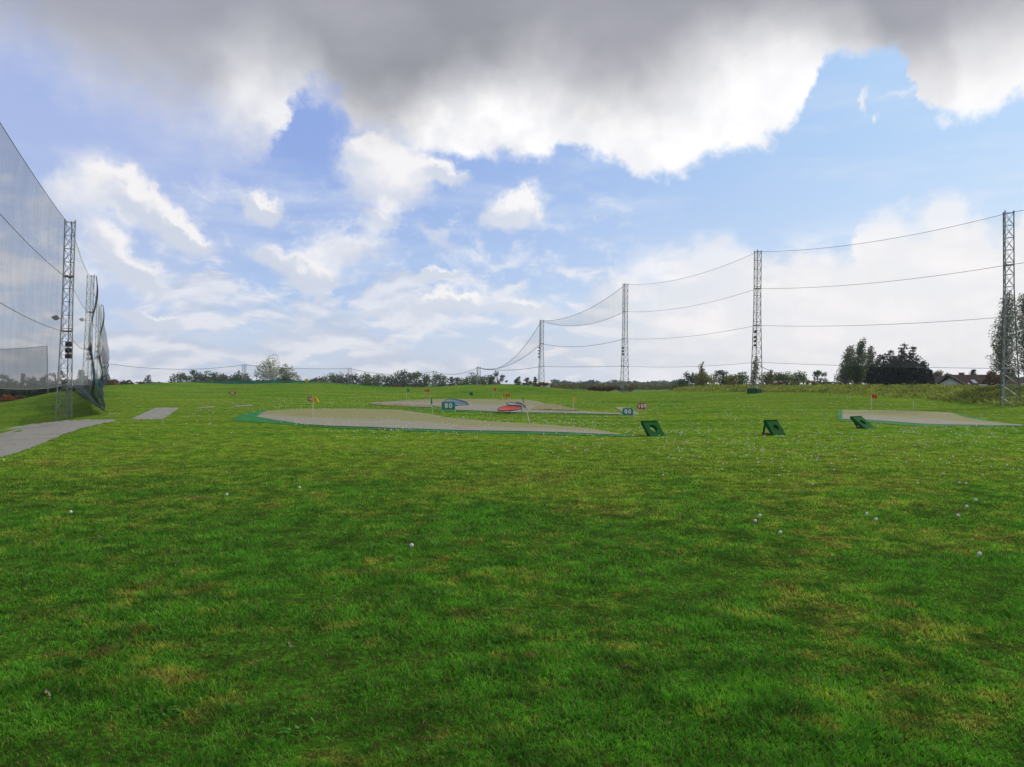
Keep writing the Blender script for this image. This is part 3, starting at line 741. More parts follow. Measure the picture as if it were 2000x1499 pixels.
def tree(px, Y, top, width, mat, label, kind='round', base=None, dens=1.0, cat='tree', name=None, group=None, lean=0.0):
    TSEED[0] += 1; r = random.Random(TSEED[0])
    if kind == 'round': top -= 2.0+0.10*max(0, 752-top)
    X = (px-CX)/F*Y; zb = gz_at(X, Y); zt = H-(top-CY)/F*Y; h = zt-zb; w = width/F*Y
    e = empty(name or {'round':'broadleaf_tree','sparse':'broadleaf_tree','poplar':'poplar_tree','pine':'conifer_tree','bush':'bush','cone':'conifer_tree','oak':'broadleaf_tree'}[kind], (X, Y, zb), label, cat, group)
    cs, rs = [], []; visb = zb if base is None else H-(base-CY)/F*Y
    vb = max(0.0, visb-zb)                                   # the part hidden behind the crest needs few leaves
    ps = Y/742.0                                             # metres per rendered pixel
    tm = MB()
    if kind in ('round', 'oak', 'sparse'):
        c0 = vb*.6+ (h-vb)*(.04 if kind == 'round' else .12); ch = h-c0
        nb_ = int(14+w/ (ps*4))
        for i in range(nb_):
            a = r.random()*2*math.pi; q = r.random()**.5; zf = r.random()
            env = math.sin(math.pi*(0.26+.70*zf))**.6
            cs.append((math.cos(a)*q*w*.50*env, math.sin(a)*q*w*.50*env, c0+ch*(.06+.84*zf)))
            k = w*(.10+.10*r.random())*(.8 if kind != 'round' else 1.15); rs.append((k, k, k*.8))
        if kind == 'round':
            cs.append((0, 0, c0+ch*.42)); rs.append((w*.46, w*.46, ch*.40))
        tm.tube([Vector((0, 0, -.3)), Vector((0, 0, h*.3)), Vector((w*.02, 0, h*.75))], [h*.03, h*.022, h*.008])
        for c in cs[:14 if kind == 'round' else 40]: 
            s0 = Vector((0, 0, h*(.25+.35*r.random()))); c = Vector(c)
            tm.tube([s0, s0.lerp(c, .5)+Vector((0, 0, h*.03)), c], [h*.012, h*.008, h*.004], 4)
        sl = [(-.3, 0, 1)]
    elif kind == 'poplar':
        nb_ = int(26+h/w*5)
        for i in range(nb_):
            zf = (i+.5)/nb_; env = (math.sin(math.pi*min(1, zf*.85+.13))**.7)*(1-.35*zf)
            a = r.random()*2*math.pi; q = r.random()*.7
            cs.append((math.cos(a)*q*w*.5*env+lean*w*zf*zf, math.sin(a)*q*w*.5*env, h*(.10+.87*zf)))
            k = w*(.16+.16*r.random())*(.45+env*.7); rs.append((k, k, k*1.5))
        tm.tube([Vector((lean*w*f*f, 0, h*f)) for f in (0, .3, .6, .93)], [h*.018, h*.014, h*.009, h*.003])
        for c in cs[::2]:
            c = Vector(c); s0 = Vector((lean*w*(c.z/h)**2*.6, 0, c.z-h*.08)); tm.bar(s0, c, h*.005, h*.002, 4)
    elif kind in ('pine', 'cone'):
        sp = [(0, 1.0, w)] if kind == 'cone' else [(-.30, .74, .34*w), (-.14, .84, .36*w), (.06, .80, .36*w), (.10, 1.0, .40*w), (.24, .93, .34*w), (-.42, .52, .28*w), (.42, .58, .30*w), (.5, .4, .2*w), (0, .7, .7*w), (-.2, .5, .6*w), (.2, .55, .6*w)]
        for (ox, hf, ww) in sp:
            for i in range(16 if kind == 'cone' else 13):
                f = i/ (16 if kind == 'cone' else 13); rr = ww*.5*(1-f)**.75+ww*.03
                for j in range(5 if kind == 'pine' else 6):
                    a = r.random()*6.28; q = rr*(.55+.45*r.random())
                    cs.append((ox*w+math.cos(a)*q, math.sin(a)*q, h*hf*(.06+.93*f)+q*.12)); k = ps*2+rr*.20; rs.append((k, k, k*.55))
            tm.bar((ox*w, 0, 0), (ox*w, 0, h*hf), h*.015, h*.003)
        if kind == 'pine':
            for ox in (-.22, 0, .22): cs.append((ox*w, 0, h*.36)); rs.append((w*.30, w*.26, h*.34))
    else:  # bush
        nb_ = int(10+w/(ps*3))
        for i in range(nb_):
            ox = (r.random()-.5); env = math.sqrt(max(0, 1-(2*ox)**2))*.9+.1
            k = h*(.16+.16*r.random())
            cs.append((ox*w*.92, (r.random()-.5)*w*.4, max(k*.5, (h-k)*env*(.35+.65*r.random())))); rs.append((k*1.2, k*1.2, k))
        tm.bar((0, 0, -.2), (0, 0, h*.6), h*.04, h*.02)
    area = (w/ps)*(max(h-vb, .5)/ps); 
    leafk = {'round': 3.0, 'oak': 1.6, 'sparse': 1.15, 'poplar': 1.9, 'pine': 5.0, 'cone': 4.0, 'bush': 3.0}[kind]
    n = int(min(26000, max(250, area*leafk*dens*1.2)))
    leaves(cs, rs, n, ps*(.80 if kind != 'sparse' else .62), mat, 'crown' if kind != 'bush' else 'foliage', e, seed=TSEED[0])
    tm.build('trunk', 'bark', e)
    return e
T = tree
# beyond the left net
T(6,125,733,26,'leaf_dark','small dark tree at the extreme left beyond the net'); T(22,128,732,22,'leaf_olive','olive green tree beside the extreme left one')
T(45,130,729,10,'leaf_pine','thin pointed conifer far left beyond the net','cone'); T(64,130,739,34,'leaf_dark','low dark tree between the pointed conifer and the autumn tree')
T(84,128,739,20,'leaf_green','small grey-green tree left of the autumn tree')
T(108,104,722,50,'leaf_olive','thin olive autumn tree behind the path-end tower','sparse',dens=.9)
T(159,92,722,22,'leaf_pine','dark upright conifer between the first two left towers','cone')
T(9,84,769,44,'leaf_rust','rusty red bush on the slope at the extreme left','bush',cat='bush')
T(40,90,772,40,'leaf_brown','brown bush beside the rusty red one','bush',cat='bush')
for i, (px, tp, w, m, lb) in enumerate([(135,742,40,'leaf_dark','low dark bush behind the left tower foot'),(178,740,38,'leaf_dark','dark bush behind the second left tower'),(225,741,16,'leaf_dark','dark shrub just right of the left net, nearest to it'),
    (240,742,14,'leaf_grey','grey thin shrub on the left crest'),(252,741.5,18,'leaf_dark','clipped dark shrub on the left crest'),(270,745,26,'leaf_grey','pale thin shrub left of the lone spire shrub'),(310,746,40,'leaf_grey','faint low shrub right of the lone spire shrub')]):
    T(px,132,tp,w,m,lb,'bush',cat='bush')
T(289,132,733.5,11,'leaf_grey','lone narrow spire shrub on the left crest','cone',cat='bush',name='spire_shrub')
T(352,170,733,44,'leaf_green','green tree at the left end of the wood left of the pale tree'); T(383,172,728.5,48,'leaf_dark','dark tree, tallest of the wood left of the pale tree',base=748); T(412,172,730.5,52,'leaf_green','green tree in the middle of the wood left of the pale tree')
T(440,172,734,44,'leaf_olive','olive tree at the right end of the wood left of the pale tree'); T(470,168,730.5,46,'leaf_dark','dark tree behind the low tower left of the pale tree')
T(527,155,704,66,'leaf_silver','big pale silvery tree on the back crest','round',dens=.62); T(563,154,715,42,'leaf_sage','olive lobe tree leaning on the big pale tree','round',dens=.6)
T(554,150,730,34,'leaf_dark','dark bush at the foot of the big pale tree','bush',cat='bush'); T(510,152,741,60,'leaf_brown','brown undergrowth below the big pale tree','bush',cat='bush')
T(618,148,735,46,'leaf_brown','round russet bush right of the big pale tree','bush',cat='bush'); T(590,150,739,20,'leaf_dark','small dark bush left of the russet bush','bush',cat='bush')
for px, tp, w, m, lb in [(650,733,34,'leaf_green','green tree next right of the russet bush'),(668,732,26,'leaf_grey','greyish tree in the wood behind the low tower'),(690,736,34,'leaf_dark','dark tree right of the low tower in the wood'),
    (715,736,32,'leaf_green','green tree in the middle of the wood left of centre'),(740,738,34,'leaf_green','lower green tree in the wood left of centre'),(762,739,24,'leaf_dark','dark tree before the tallest of the centre wood'),
    (788,728.5,38,'leaf_dark','tallest tree of the wood left of centre'),(812,732,34,'leaf_green','green tree right of the tallest centre wood tree'),(832,737,26,'leaf_green','lower green tree at the right of the centre wood'),
    (862,737,36,'leaf_dark','dark tree right of the lowest tower'),(908,741,34,'leaf_green','low green tree between the pine pair and the short tower'),(928,735,30,'leaf_green','green tree behind the short tower'),(946,736,26,'leaf_green','green tree right of the short tower')]:
    T(px,178,tp-.5,w*1.45,m,lb,base=754)
T(770,150,747,28,'leaf_brown','rusty bush in front of the centre wood','bush',cat='bush'); T(803,152,751,26,'leaf_brown','low brown bush right of the rusty one','bush',cat='bush')
T(882,160,735.5,20,'leaf_pine','left and bigger of two dark pointed conifers','cone',base=752); T(893,160,736.5,15,'leaf_pine','right and smaller of two dark pointed conifers','cone',base=752)
T(972,165,726,38,'leaf_grey','greyish pink half-bare tree near the centre','sparse',dens=1.3); T(960,160,733,16,'leaf_dark','small dark tree in front of the half-bare one'); T(968,150,743,24,'leaf_olive','olive bush under the half-bare tree','bush',cat='bush')
T(1011,160,735,18,'leaf_dark','small dark tree left of the middle tower'); T(1030,175,739,18,'leaf_grey','small grey tree left of the middle tower'); T(1045,175,737,12,'leaf_dark','small dark tree close beside the middle tower')
T(1063,112,746,34,'leaf_brown','brown bramble clump at the foot of the middle tower','bush',cat='bush',dens=1.2)
# right of centre
T(1352,112,731,56,'leaf_dark','round dark tree left of the yellowish poplar',base=755); T(1371,108,708.5,22,'leaf_poplar','yellowish poplar, the one standing left of the tower with floodlights','poplar'); T(1380,106,730,48,'leaf_yellow','yellow-green tree at the foot of the yellowish poplar')
T(1413,112,727,48,'leaf_dark','dark round tree right of the yellowish poplar'); T(1428,104,735,30,'leaf_yellow','yellow bush-like tree right of the dark round one'); T(1445,110,732,46,'leaf_green','green tree left of the tower with the poplar')
T(1472,84,697,19,'leaf_poplar','small poplar growing against the tower foot','poplar',dens=1.5,lean=.25); T(1495,100,733,50,'leaf_olive','olive tree right of the tower with the poplar'); T(1503,104,721,14,'leaf_poplar','slim leaning sapling above the olive tree','poplar',lean=.3)
T(1528,110,734,52,'leaf_green','green tree under the lower end of the stay wire'); T(1556,112,732,54,'leaf_green','green tree left of the umbrella-shaped one'); T(1596,110,724,46,'leaf_dark','open umbrella-shaped dark tree left of the three poplars','oak')
T(1570,100,742,50,'leaf_yellow','yellow-green bush below the umbrella-shaped tree','bush',cat='bush'); T(1622,98,743,40,'leaf_olive','olive bush left of the three poplars','bush',cat='bush'); T(1518,98,743,50,'leaf_brown','brownish bush right of the tower foot','bush',cat='bush')
T(1650,86,676,40,'leaf_poplar','left poplar of the group of three','poplar',dens=1.4,lean=.35); T(1672,85,664,42,'leaf_green','middle and tallest poplar of the group of three','poplar',dens=1.7,lean=.35); T(1694,87,676,40,'leaf_poplar','right and thinnest poplar of the group of three','poplar',dens=1.0,lean=.2)
T(1755,82,668,116,'leaf_pine','broad almost black conifer clump with jagged top','pine',dens=2.0)
T(1668,92,716,66,'leaf_green','green undergrowth tree filling the foot of the three poplars',dens=1.2)
T(1832,112,729,38,'leaf_brown','brown tree behind the left house roof'); T(1850,118,732,24,'leaf_green','small green tree behind the left house roof')
T(1900,106,722,22,'leaf_dark','small dark conifer behind the brown roof','cone'); T(1940,82,727,36,'leaf_brown','russet tree left of the tallest tower')
T(1962,64,569,66,'leaf_poplar','tall thin poplar behind the tallest tower','poplar',dens=1.0,lean=.15); T(2008,62,573,60,'leaf_poplar','tall poplar cut by the right edge','poplar',dens=1.0,lean=-.2)
T(1958,72,640,60,'leaf_brown','brown undergrowth tree around the foot of the tall poplar','sparse',dens=.25)
T(2030,70,700,60,'leaf_dark','dark tree at the extreme right edge',dens=.6)
# far wood, one mass on the horizon
cs, rs = [], []
for px in np.arange(1075, 1345, 6.5):
    Y = 430+rng.random()*80; hh = (745.5-6.5*vnoise(np.array(px/16.), np.array(3.3), 9)+3*rng.random())
    X = (px-CX)/F*Y; zt = H-(hh-CY)/F*Y; k = 1.5+1.3*rng.random()
    cs += [(X, Y, zt-k), (X+rng.normal()*2, Y, zt-k-3), (X+rng.normal()*2, Y, zt-k-5.5)]; rs += [(k*1.3, k, k)]*3
o = leaves(cs, rs, 26000, .5, 'leaf_dark', 'distant_wood', seed=5); tag(o, 'long blue-green wood low on the horizon right of centre', 'wood', kind='stuff')
# scrub before it
def mass(name, spots, n, size, mat, label, cat, seed):
    cs, rs = [], []
    for (px, py, Y, k, kz) in spots:
        p = at(px, py, Y); p.z = max(p.z, gz_at(p.x, p.y)+kz*.25) if py is not None else p.z
        cs.append(tuple(p)); rs.append((k, k*.8, kz))
    return tag(leaves(cs, rs, n, size, mat, name, seed=seed), label, cat, kind='stuff')
sp = []
for i in range(260):
    px = 1085+rng.random()*260; sp.append((px, 757.5-4.5*rng.random()+(1.5 if px > 1180 else 0), 108+rng.random()*26, .7, .30))
mass('scrub', sp, 9000, .11, 'leaf_olive', 'olive scrub beyond the right-centre crest', 'scrub', 11)
sp = [(1150+rng.random()*85, 757.5+rng.random()*4+max(0, (1150+0-1150)), 101, .45, .32) for i in range(50)]
mass('scrub', sp, 3500, .09, 'leaf_brown', 'dark brown bramble scrub along the crest left of a tower', 'scrub', 12)
# bramble bank on the right
def bank():
    cs, rs = [], []
    bx = [1325,1400,1480,1560,1620,1700,1800,1900,2000,2400]; b0 = [763,764,765.5,767,770,776,784,796,803,815]; t0 = [756,752,751,751.5,750,750,752,756,760,756]; yc = [90,83,73,69,66,62,58,54,50.5,42]
    for i in range(2600):
        px = 1325+rng.random()*900 if i > 400 else 1325+rng.random()*250
        s = rng.random()**.8; Yf = np.interp(px, bx, yc)+.8+s*12; lo = np.interp(px, bx, b0); hi = np.interp(px, bx, t0)
        X = (px-CX)/F*Yf; zg = gz_at(X, Yf); zt = H-((lo*(1-s)+hi*s)-CY)/F*Yf
        k = .35+.35*rng.random()
        cs.append((X, Yf, max(zg, zt-.25))); rs.append((k*1.5, k, k*.55))
    o = leaves(cs, rs, 80000, .085, 'bramble', 'bramble_bank', seed=21); tag(o, 'yellow-green bramble bank running along the right of the range', 'brambles', kind='stuff')
bank()
# dark hedge beyond the left slope
cs, rs = [], []
for i in range(420):
    px = -120+rng.random()*260; Y = 96+rng.random()*6; X = (px-CX)/F*Y
    topz = H-((749+2*vnoise(np.array(px/14.), np.array(1.), 4))-CY)/F*Y; zg = gz_at(X, Y)
    cs.append((X, Y, zg+rng.random()*(topz-.4-zg))); rs.append((.7, .6, .5))
o = leaves(cs, rs, 16000, .16, 'leaf_dark', 'hedge', seed=31); tag(o, 'long dark hedge behind the slope at the far left', 'hedge')
cs, rs = [], []
for i in range(200):
    px = 125+rng.random()*100; Y = 112+rng.random()*5; X = (px-CX)/F*Y; zg = gz_at(X, Y); tz = H-(746-CY)/F*Y
    cs.append((X, Y, zg+rng.random()*max(.3, tz-zg))); rs.append((.7, .6, .45))
o = leaves(cs, rs, 7000, .16, 'leaf_brown', 'hedge', seed=32); tag(o, 'brownish hedge behind the folds of the left net', 'hedge')

# ------------------------------------------------------------------ houses
def house(px, Y, w, dpt, eave, ridge, rot, label, roofmat, wallmat, sky_l=0, gable=None):
    X = (px-CX)/F*Y; zg = gz_at(X, Y); e = empty('house', (X, Y, zg), label, 'house', None, R(rot))
    ze, zr = H-(eave-CY)/F*Y-zg, H-(ridge-CY)/F*Y-zg
    wl = MB(); a, b = w/2, dpt/2
    wl.add([(-a,-b,-1),(a,-b,-1),(a,b,-1),(-a,b,-1),(-a,-b,ze),(a,-b,ze),(a,b,ze),(-a,b,ze),(-a,0,zr-.12),(a,0,zr-.12)],
           [[0,1,5,4],[2,3,7,6],[1,2,6,9,5],[3,0,4,8,7]]); wl.build('wall', wallmat, e)
    rf = MB(); o_ = .35; sl = (zr-ze)/b
    for s in (-1, 1):
        rf.add([(-a-o_, s*(b+o_), ze-sl*o_), (a+o_, s*(b+o_), ze-sl*o_), (a+o_, 0, zr), (-a-o_, 0, zr), (-a-o_, s*(b+o_), ze-sl*o_+.15), (a+o_, s*(b+o_), ze-sl*o_+.15), (a+o_, 0, zr+.15), (-a-o_, 0, zr+.15)],
               [[0,1,2,3],[4,5,6,7],[0,1,5,4],[0,3,7,4],[1,2,6,5]])
    ro = rf.build('roof', roofmat, e)
    if sky_l:
        ch = MB(); ch.box((-a*.55, .5, zr-.05), (.45, .5, .8)); ch.box((-a*.55, .5, zr+.38), (.55, .6, .08)); ch.build('chimney', 'brick', ro)
    for i in range(sky_l):
        f = .5; x0 = -a*.45+i*a*.75; y0 = -b*f; z0 = ze+sl*b*(1-f)+.17; n = Vector((0, -sl, 1)).normalized()
        m = Matrix.Rotation(math.atan(sl), 3, 'X'); s_ = MB(); s_.box(Vector((x0, y0, z0)), (.5, .95, .10), m); s_.build('skylight', 'glass', ro)
    for i in range(2):
        wn = MB(); wn.box((-a*.4+i*a*.8, -b-.03, ze*.55), (1.1, .08, 1.1)); f = wn.build('window', 'white_paint', e)
        g = MB(); g.box((-a*.4+i*a*.8, -b-.09, ze*.55), (.9, .04, .9)); g.build('pane', 'glass', f)
    return e
house(1826, 98, 7, 7, 756, 736.5, -8, 'dark-roofed house right of the black conifer clump', 'roof_dark', 'brick')
house(1858, 92, 3.4, 3.6, 756, 737, 55, 'white gabled house between the two dark roofs', 'roof_dark', 'render_white')
house(1915, 95, 7.5, 7.5, 763, 734.5, -6, 'brown-roofed house with two skylights', 'roof_brown', 'brick', 2)
house(1880, 120, 10, 7, 745, 735.5, 5, 'pale roof peeping between the white gable and the brown roof', 'render_white', 'brick')
house(1985, 92, 6, 7, 760, 740, 0, 'brown-roofed house at the right edge behind the poplar', 'roof_brown', 'render_white')
house(28, 150, 6, 6, 748, 742.5, 10, 'white low house far left beyond the net', 'render_white', 'render_white')
house(101, 148, 3, 6, 747, 741, 10, 'white shed-like house glimpsed beside the autumn tree', 'render_white', 'render_white')
house(1046, 190, 7, 4, 749, 745.5, 5, 'pale low roof beside the middle tower', 'render_white', 'render_white')

# ------------------------------------------------------------------ boards with numbers, flags, targets
def text_mesh(txt, size, mat, parent, loc, rot, bold=.012):
    cu = bpy.data.curves.new('digits', 'FONT'); cu.body = txt; cu.size = size; cu.align_x = 'CENTER'; cu.align_y = 'CENTER'; cu.extrude = .006; cu.offset = bold; cu.space_character = 1.3
    t = bpy.data.objects.new('tmp', cu); COL.objects.link(t); dg = bpy.context.evaluated_depsgraph_get(); dg.update()
    me = bpy.data.meshes.new_from_object(t.evaluated_get(dg)); bpy.data.objects.remove(t); me.materials.clear()
    o = link_mesh('digits', me, mat, parent); o.location = loc; o.rotation_euler = rot; return o
def board(px, ytop, ybot, ybase, width, Y, txt, mat, dmat, label, cut=.18, rz=0, roll=0, posts=(-.46, .46), box_=.12):
    g = on_ground(px, ybase); Y = min(g.y, 132); b = at(px, ybase, Y); b.z = gz_at(b.x, b.y)
    w = width/F*Y; z1 = at(px, ytop, Y).z-b.z; z0 = at(px, ybot, Y).z-b.z; h = z1-z0; zc = (z0+z1)/2
    e = empty('distance_board', b, label, 'distance board', 'distance boards on the range', R(rz))
    c = cut*h; pts = [(-w/2+c, -h/2), (w/2-c, -h/2), (w/2, -h/2+c), (w/2, h/2-c), (w/2-c, h/2), (-w/2+c, h/2), (-w/2, h/2-c), (-w/2, -h/2+c)]
    cr, sr = math.cos(R(roll)), math.sin(R(roll)); pts = [(x*cr-z*sr, x*sr+z*cr) for x, z in pts]; d = box_/2
    mb = MB(); mb.add([(x, -d, zc+z) for x, z in pts]+[(x, d, zc+z) for x, z in pts], [list(range(8)), list(range(15, 7, -1))]+[[i, (i+1) % 8, 8+(i+1) % 8, 8+i] for i in range(8)])
    mb.build('panel', mat, e)
    for f in posts:
        p = MB(); p.bar((f*w, d+.02, -.2), (f*w, d+.02, z0+h*.3), .022); p.build('post', 'cream_paint', e)
    text_mesh(txt, h*.78, dmat, e, (0, -d-.008, zc), (R(90), R(-roll), 0))
    return e
board(876,785,801,806.5,26.5,45,'80','sign_teal','digit_white','teal board reading 80, left one, beside the blue round net',.10)
board(1226.5,797.5,811.5,817,20.5,39,'80','sign_teal','digit_white','teal board reading 80, right one, near the tilted green target',.14,rz=-14,box_=.22)
board(1253.7,787.5,799.5,806,19,46,'100','sign_red','digit_white','red octagonal board reading 100, right of the teal board',.30,roll=4,posts=(-.36,))
board(608.5,776,784.5,790,15,58,'100','sign_red','digit_white','red board reading 10 half hidden by the yellow flag',.12)
board(454.5,766,771,774,13,95,'200','sign_red','digit_white','small far red board on the left slope',.05)
board(989,768,777.5,781,15.5,76,'120','sign_yellow','digit_black','yellow board with dark digits behind the red round net',.25)
board(834,760.5,767,770,12,102,'150','sign_orange','digit_black','small orange board beyond the left green flag',.2)
o = board(599,740.5,747,749,8,122,'','sign_yellow','digit_black','small plain yellow marker on the back crest',.35,posts=(0,))
def flag(px, ybase, ytop, Y, mat, fw, fh, label, lean=0, flaps='side', fdir=1, pr=.018):
    g = on_ground(px, ybase); Y = min(g.y, 132); b = at(px, ybase, Y); b.z = gz_at(b.x, b.y); top = at(px+lean, ytop, Y)-b
    e = empty('flagstick', b, label, 'flag', 'flags on the greens')
    MB().bar((0, 0, 0), top, pr*1.1, pr*.8).build('pole', 'cream_paint', e)
    if mat:
        w, h = fw/F*Y, fh/F*Y; n, m = 12, 6; vs = []
        for j in range(m+1):
            for i in range(n+1):
                s, f = i/n, j/m
                if flaps == 'side': p = Vector((fdir*s*w, -.06*math.sin(s*7+f)*(s+.2), -f*h*(1-.1*s)-.1*h*s+.03*math.sin(s*5)))
                else: p = Vector((fdir*w*s*f**.6*(1-.0*s)+fdir*.01, -.10*math.sin(s*9)*f, -f*h*(1-.12*s)))
                vs.append(tuple(top+p-top.normalized()*.02))
        k = np.arange(m*(n+1)).reshape(m, n+1)[:, :-1].ravel(); fs = np.stack([k, k+1, k+2+n, k+1+n], 1)
        link_mesh('cloth', np_mesh('cloth', np.array(vs), fs), mat, e, smooth=True)
    return e
flag(612,822,770,36,'cloth_yellow',13,17,'big drooping yellow flag on the nearest green',-1.5,'droop')
flag(794,782.5,759.5,74,'cloth_green',6,6,'far green flag left of the orange board')
flag(845,809,775,44,'cloth_green',4,15,'green flag hanging limp beside the left teal board',-4,'droop')
flag(916.5,775,767,82,'cloth_blue',7,5.5,'dark blue flag behind the blue round net')
flag(963.5,776.5,757,80,'cloth_orange',6,7,'small orange-red flag left of the yellow board')
flag(1119.5,804.5,776.5,46,'cloth_yellow',7,6.5,'small yellow flag on the second green')
flag(1702,800.5,770.5,47,'cloth_red',10,7.5,'red flag on the right green')
flag(1784,803,783.5,46,None,0,0,'bare cream flagstick on the right green')
flag(1035,829,797,34,None,0,0,'leaning bare stick on the near green below the grey round net',-8)
flag(992,825,819,35.5,None,0,0,'short white leaning stick at the far edge of the near green',4)

def hoop(px, py, Y, rx, tilt, yaw, roll, fmat, label, leg=.35):
    """round chipping net: hoop, sagging cloth and legs"""
    c = at(px, py, Y); zg = gz_at(c.x, c.y); e = empty('chipping_net', (c.x, c.y, zg), label, 'target net', 'round chipping nets', R(yaw))
    r = rx/F*Y; M = (Matrix.Rotation(R(roll), 3, 'Y') @ Matrix.Rotation(R(tilt), 3, 'X')); zc = Vector((0, 0, c.z-zg))
    n = 32; rim = [zc+M @ Vector((math.cos(2*math.pi*i/n)*r, math.sin(2*math.pi*i/n)*r, 0)) for i in range(n+1)]
    MB().tube(rim, .035, 6).build('hoop', 'hoop_black', e, smooth=True)
    vs = []
    for j in range(6):
        for i in range(n): q = j/5; vs.append(tuple(zc+M @ Vector((math.cos(2*math.pi*i/n)*r*q, math.sin(2*math.pi*i/n)*r*q, -.12*r*(1-q*q)))))
    fs = [[j*n+i, j*n+(i+1) % n, (j+1)*n+(i+1) % n, (j+1)*n+i] for j in range(5) for i in range(n)]
    link_mesh('net_cloth', np_mesh('net_cloth', np.array(vs), np.array(fs)), fmat, e, smooth=True)
    for a in (0, 90, 180, 270):
        p = zc+M @ Vector((math.cos(R(a))*r*.95, math.sin(R(a))*r*.95, 0)); MB().bar(p, (p.x*1.03, p.y*1.03, -.05), .015).build('leg', 'hoop_black', e)
    return e
hoop(892,786.5,56,23,12,0,11,'hoop_blue','blue round tilted chipping net beside the left teal board')
hoop(996,797.5,45,24,9.5,0,-5.5,'hoop_red','red round tilted chipping net')
hoop(1008,791,50,19,8,0,9,'hoop_grey','grey-blue round chipping net just behind the red one')
tri = MB(); a_ = at(1016,785,50); b_ = at(1029,801,49)
tb = empty('bent_pole', (b_.x, b_.y, gz_at(b_.x, b_.y)), 'dark bent pole drooping beside the grey-blue round net', 'pole'); pts = []
for i in range(9):
    f = i/8; p = at(1008+22*f, 786.5+14.5*f**2.6, 49); pts.append(p-Vector(tb.location))
MB().tube(pts+[Vector((pts[-1].x+.03, pts[-1].y, 0))], .03, 6).build('rod', 'hoop_black', tb, smooth=True)
MB().bar(at(1021,777,49)-tb.location, at(1022.5,787,49)-tb.location, .03).build('tip', 'hoop_black', tb)

def target(pbl, pbr, ptop_dx, ytop, Y, depth, holec, label, angle=28, holer=.24, open_a=.5, thick=.12):
    """carpeted A-frame chipping board with a round hole"""
    bl = at(pbl[0], pbl[1], Y); br = at(pbr[0], pbr[1], Y)
    w = (br-bl).length/math.cos(R(angle)); zt = at(pbl[0], ytop, Y).z; zg = gz_at(bl.x, bl.y); h = zt-zg
    e = empty('chipping_target', (bl.x, bl.y, zg), label, 'target board', 'green carpeted target boards', R(angle))
    lean = depth; L = math.hypot(lean, h)
    def slab(name, mat, off, dirn, hole=True, th=thick):
        # local x along width, u up the slope
        up = Vector((0, dirn*lean, h)).normalized(); nrm = Vector((1, 0, 0)).cross(up)
        n = 28; hc = (w*holec, L*.52); rr = holer*w; vs = []; fs = []
        outer = []
        for i in range(n):
            t = 2*math.pi*i/n; c, s = math.cos(t), math.sin(t)
            k = min((w-hc[0])/c if c > 1e-6 else 9, -hc[0]/c if c < -1e-6 else 9, (L-hc[1])/s if s > 1e-6 else 9, -hc[1]/s if s < -1e-6 else 9)
            outer.append((hc[0]+c*k, hc[1]+s*k))
        for cx_, cy_ in ((0, 0), (w, 0), (w, L), (0, L)):
            j = min(range(n), key=lambda q: (outer[q][0]-cx_)**2+(outer[q][1]-cy_)**2); outer[j] = (cx_, cy_)
        inner = [(hc[0]+math.cos(2*math.pi*i/n)*rr, hc[1]+math.sin(2*math.pi*i/n)*rr) for i in range(n)]
        def P(q, d): return off+Vector((q[0], 0, 0))+up*q[1]+nrm*d
        vs = [P(q, 0) for q in outer]+[P(q, 0) for q in inner]+[P(q, -th) for q in outer]+[P(q, -th) for q in inner]
        for i in range(n):
            j = (i+1) % n
            fs += [[i, j, n+j, n+i], [2*n+i, 2*n+j, 3*n+j, 3*n+i], [i, j, 2*n+j, 2*n+i], [n+i, n+j, 3*n+j, 3*n+i]]
        m = MB(); m.add(vs, fs); return m.build(name, mat, e)
    slab('front_panel', 'carpet_green', Vector((0, 0, 0)), 1)
    bk = Vector((0, lean+open_a, 0))
    for x0 in (0.03, w-.03):
        m = MB(); m.bar((x0, lean+.02, h-.04), (x0, lean+open_a, .0), .035, n=4); m.build('back_leg', 'carpet_side', e)
    m = MB(); m.bar((0.03, .1, .04), (.03, lean+open_a, .04), .035, n=4); m.build('side_rail', 'carpet_side', e)
    m = MB(); m.box((w/2, lean+.03, h-.03), (w+.02, .12, .07)); m.build('top_bar', 'carpet_green', e, bevel=.015)
    return e
target((1271,853.5),(1304,853.5),-13,824,25.2,.42,.5,'green carpeted board with a round hole, left one of three',32,.22,-.26)
target((1513,851.5),(1542,851.5),-12,822,25.6,.40,.55,'darkest green A-frame board, middle one of three',30,.20,.13)
target((1692,838.5),(1720,838.5),-12,815,29.5,.62,.45,'small bright green board tilted back, right one of three',34,.20,-.26)

# ------------------------------------------------------------------ golf balls
def ball_mesh(r=.0214, sub=2):
    bm = bmesh.new(); bmesh.ops.create_icosphere(bm, subdivisions=sub, radius=r); me = bpy.data.meshes.new('golf_ball'); bm.to_mesh(me); bm.free()
    me.materials.append(MATS['ball_white']); me.shade_smooth(); return me
BM = ball_mesh(sub=3); BM2 = ball_mesh(sub=1)
near = [(804,1072,'lone golf ball in the grass left of centre, the largest near one'),(138,1005,'golf ball alone in the grass at the left'),(443,970,'golf ball near the thin dead leaf at the left'),
        (585,956,'golf ball alone between the left leaf and the centre'),(1913,1089,'nearest golf ball at the right, alone'),(1524,1046,'single golf ball below a pair at right of centre'),
        (1475,1023,'lower ball of the pair right of centre'),(1484,1012,'upper ball of the pair right of centre'),(1711,1020,'lower ball of the pair toward the right'),(1693,1009,'upper ball of the pair toward the right'),
        (1871,1012,'lowest of three balls stepping up to the right edge'),(1888,994,'middle of three balls stepping up to the right edge'),(1906,981,'highest of three balls stepping up to the right edge'),
        (7,900,'golf ball at the left edge by the gravel path')]
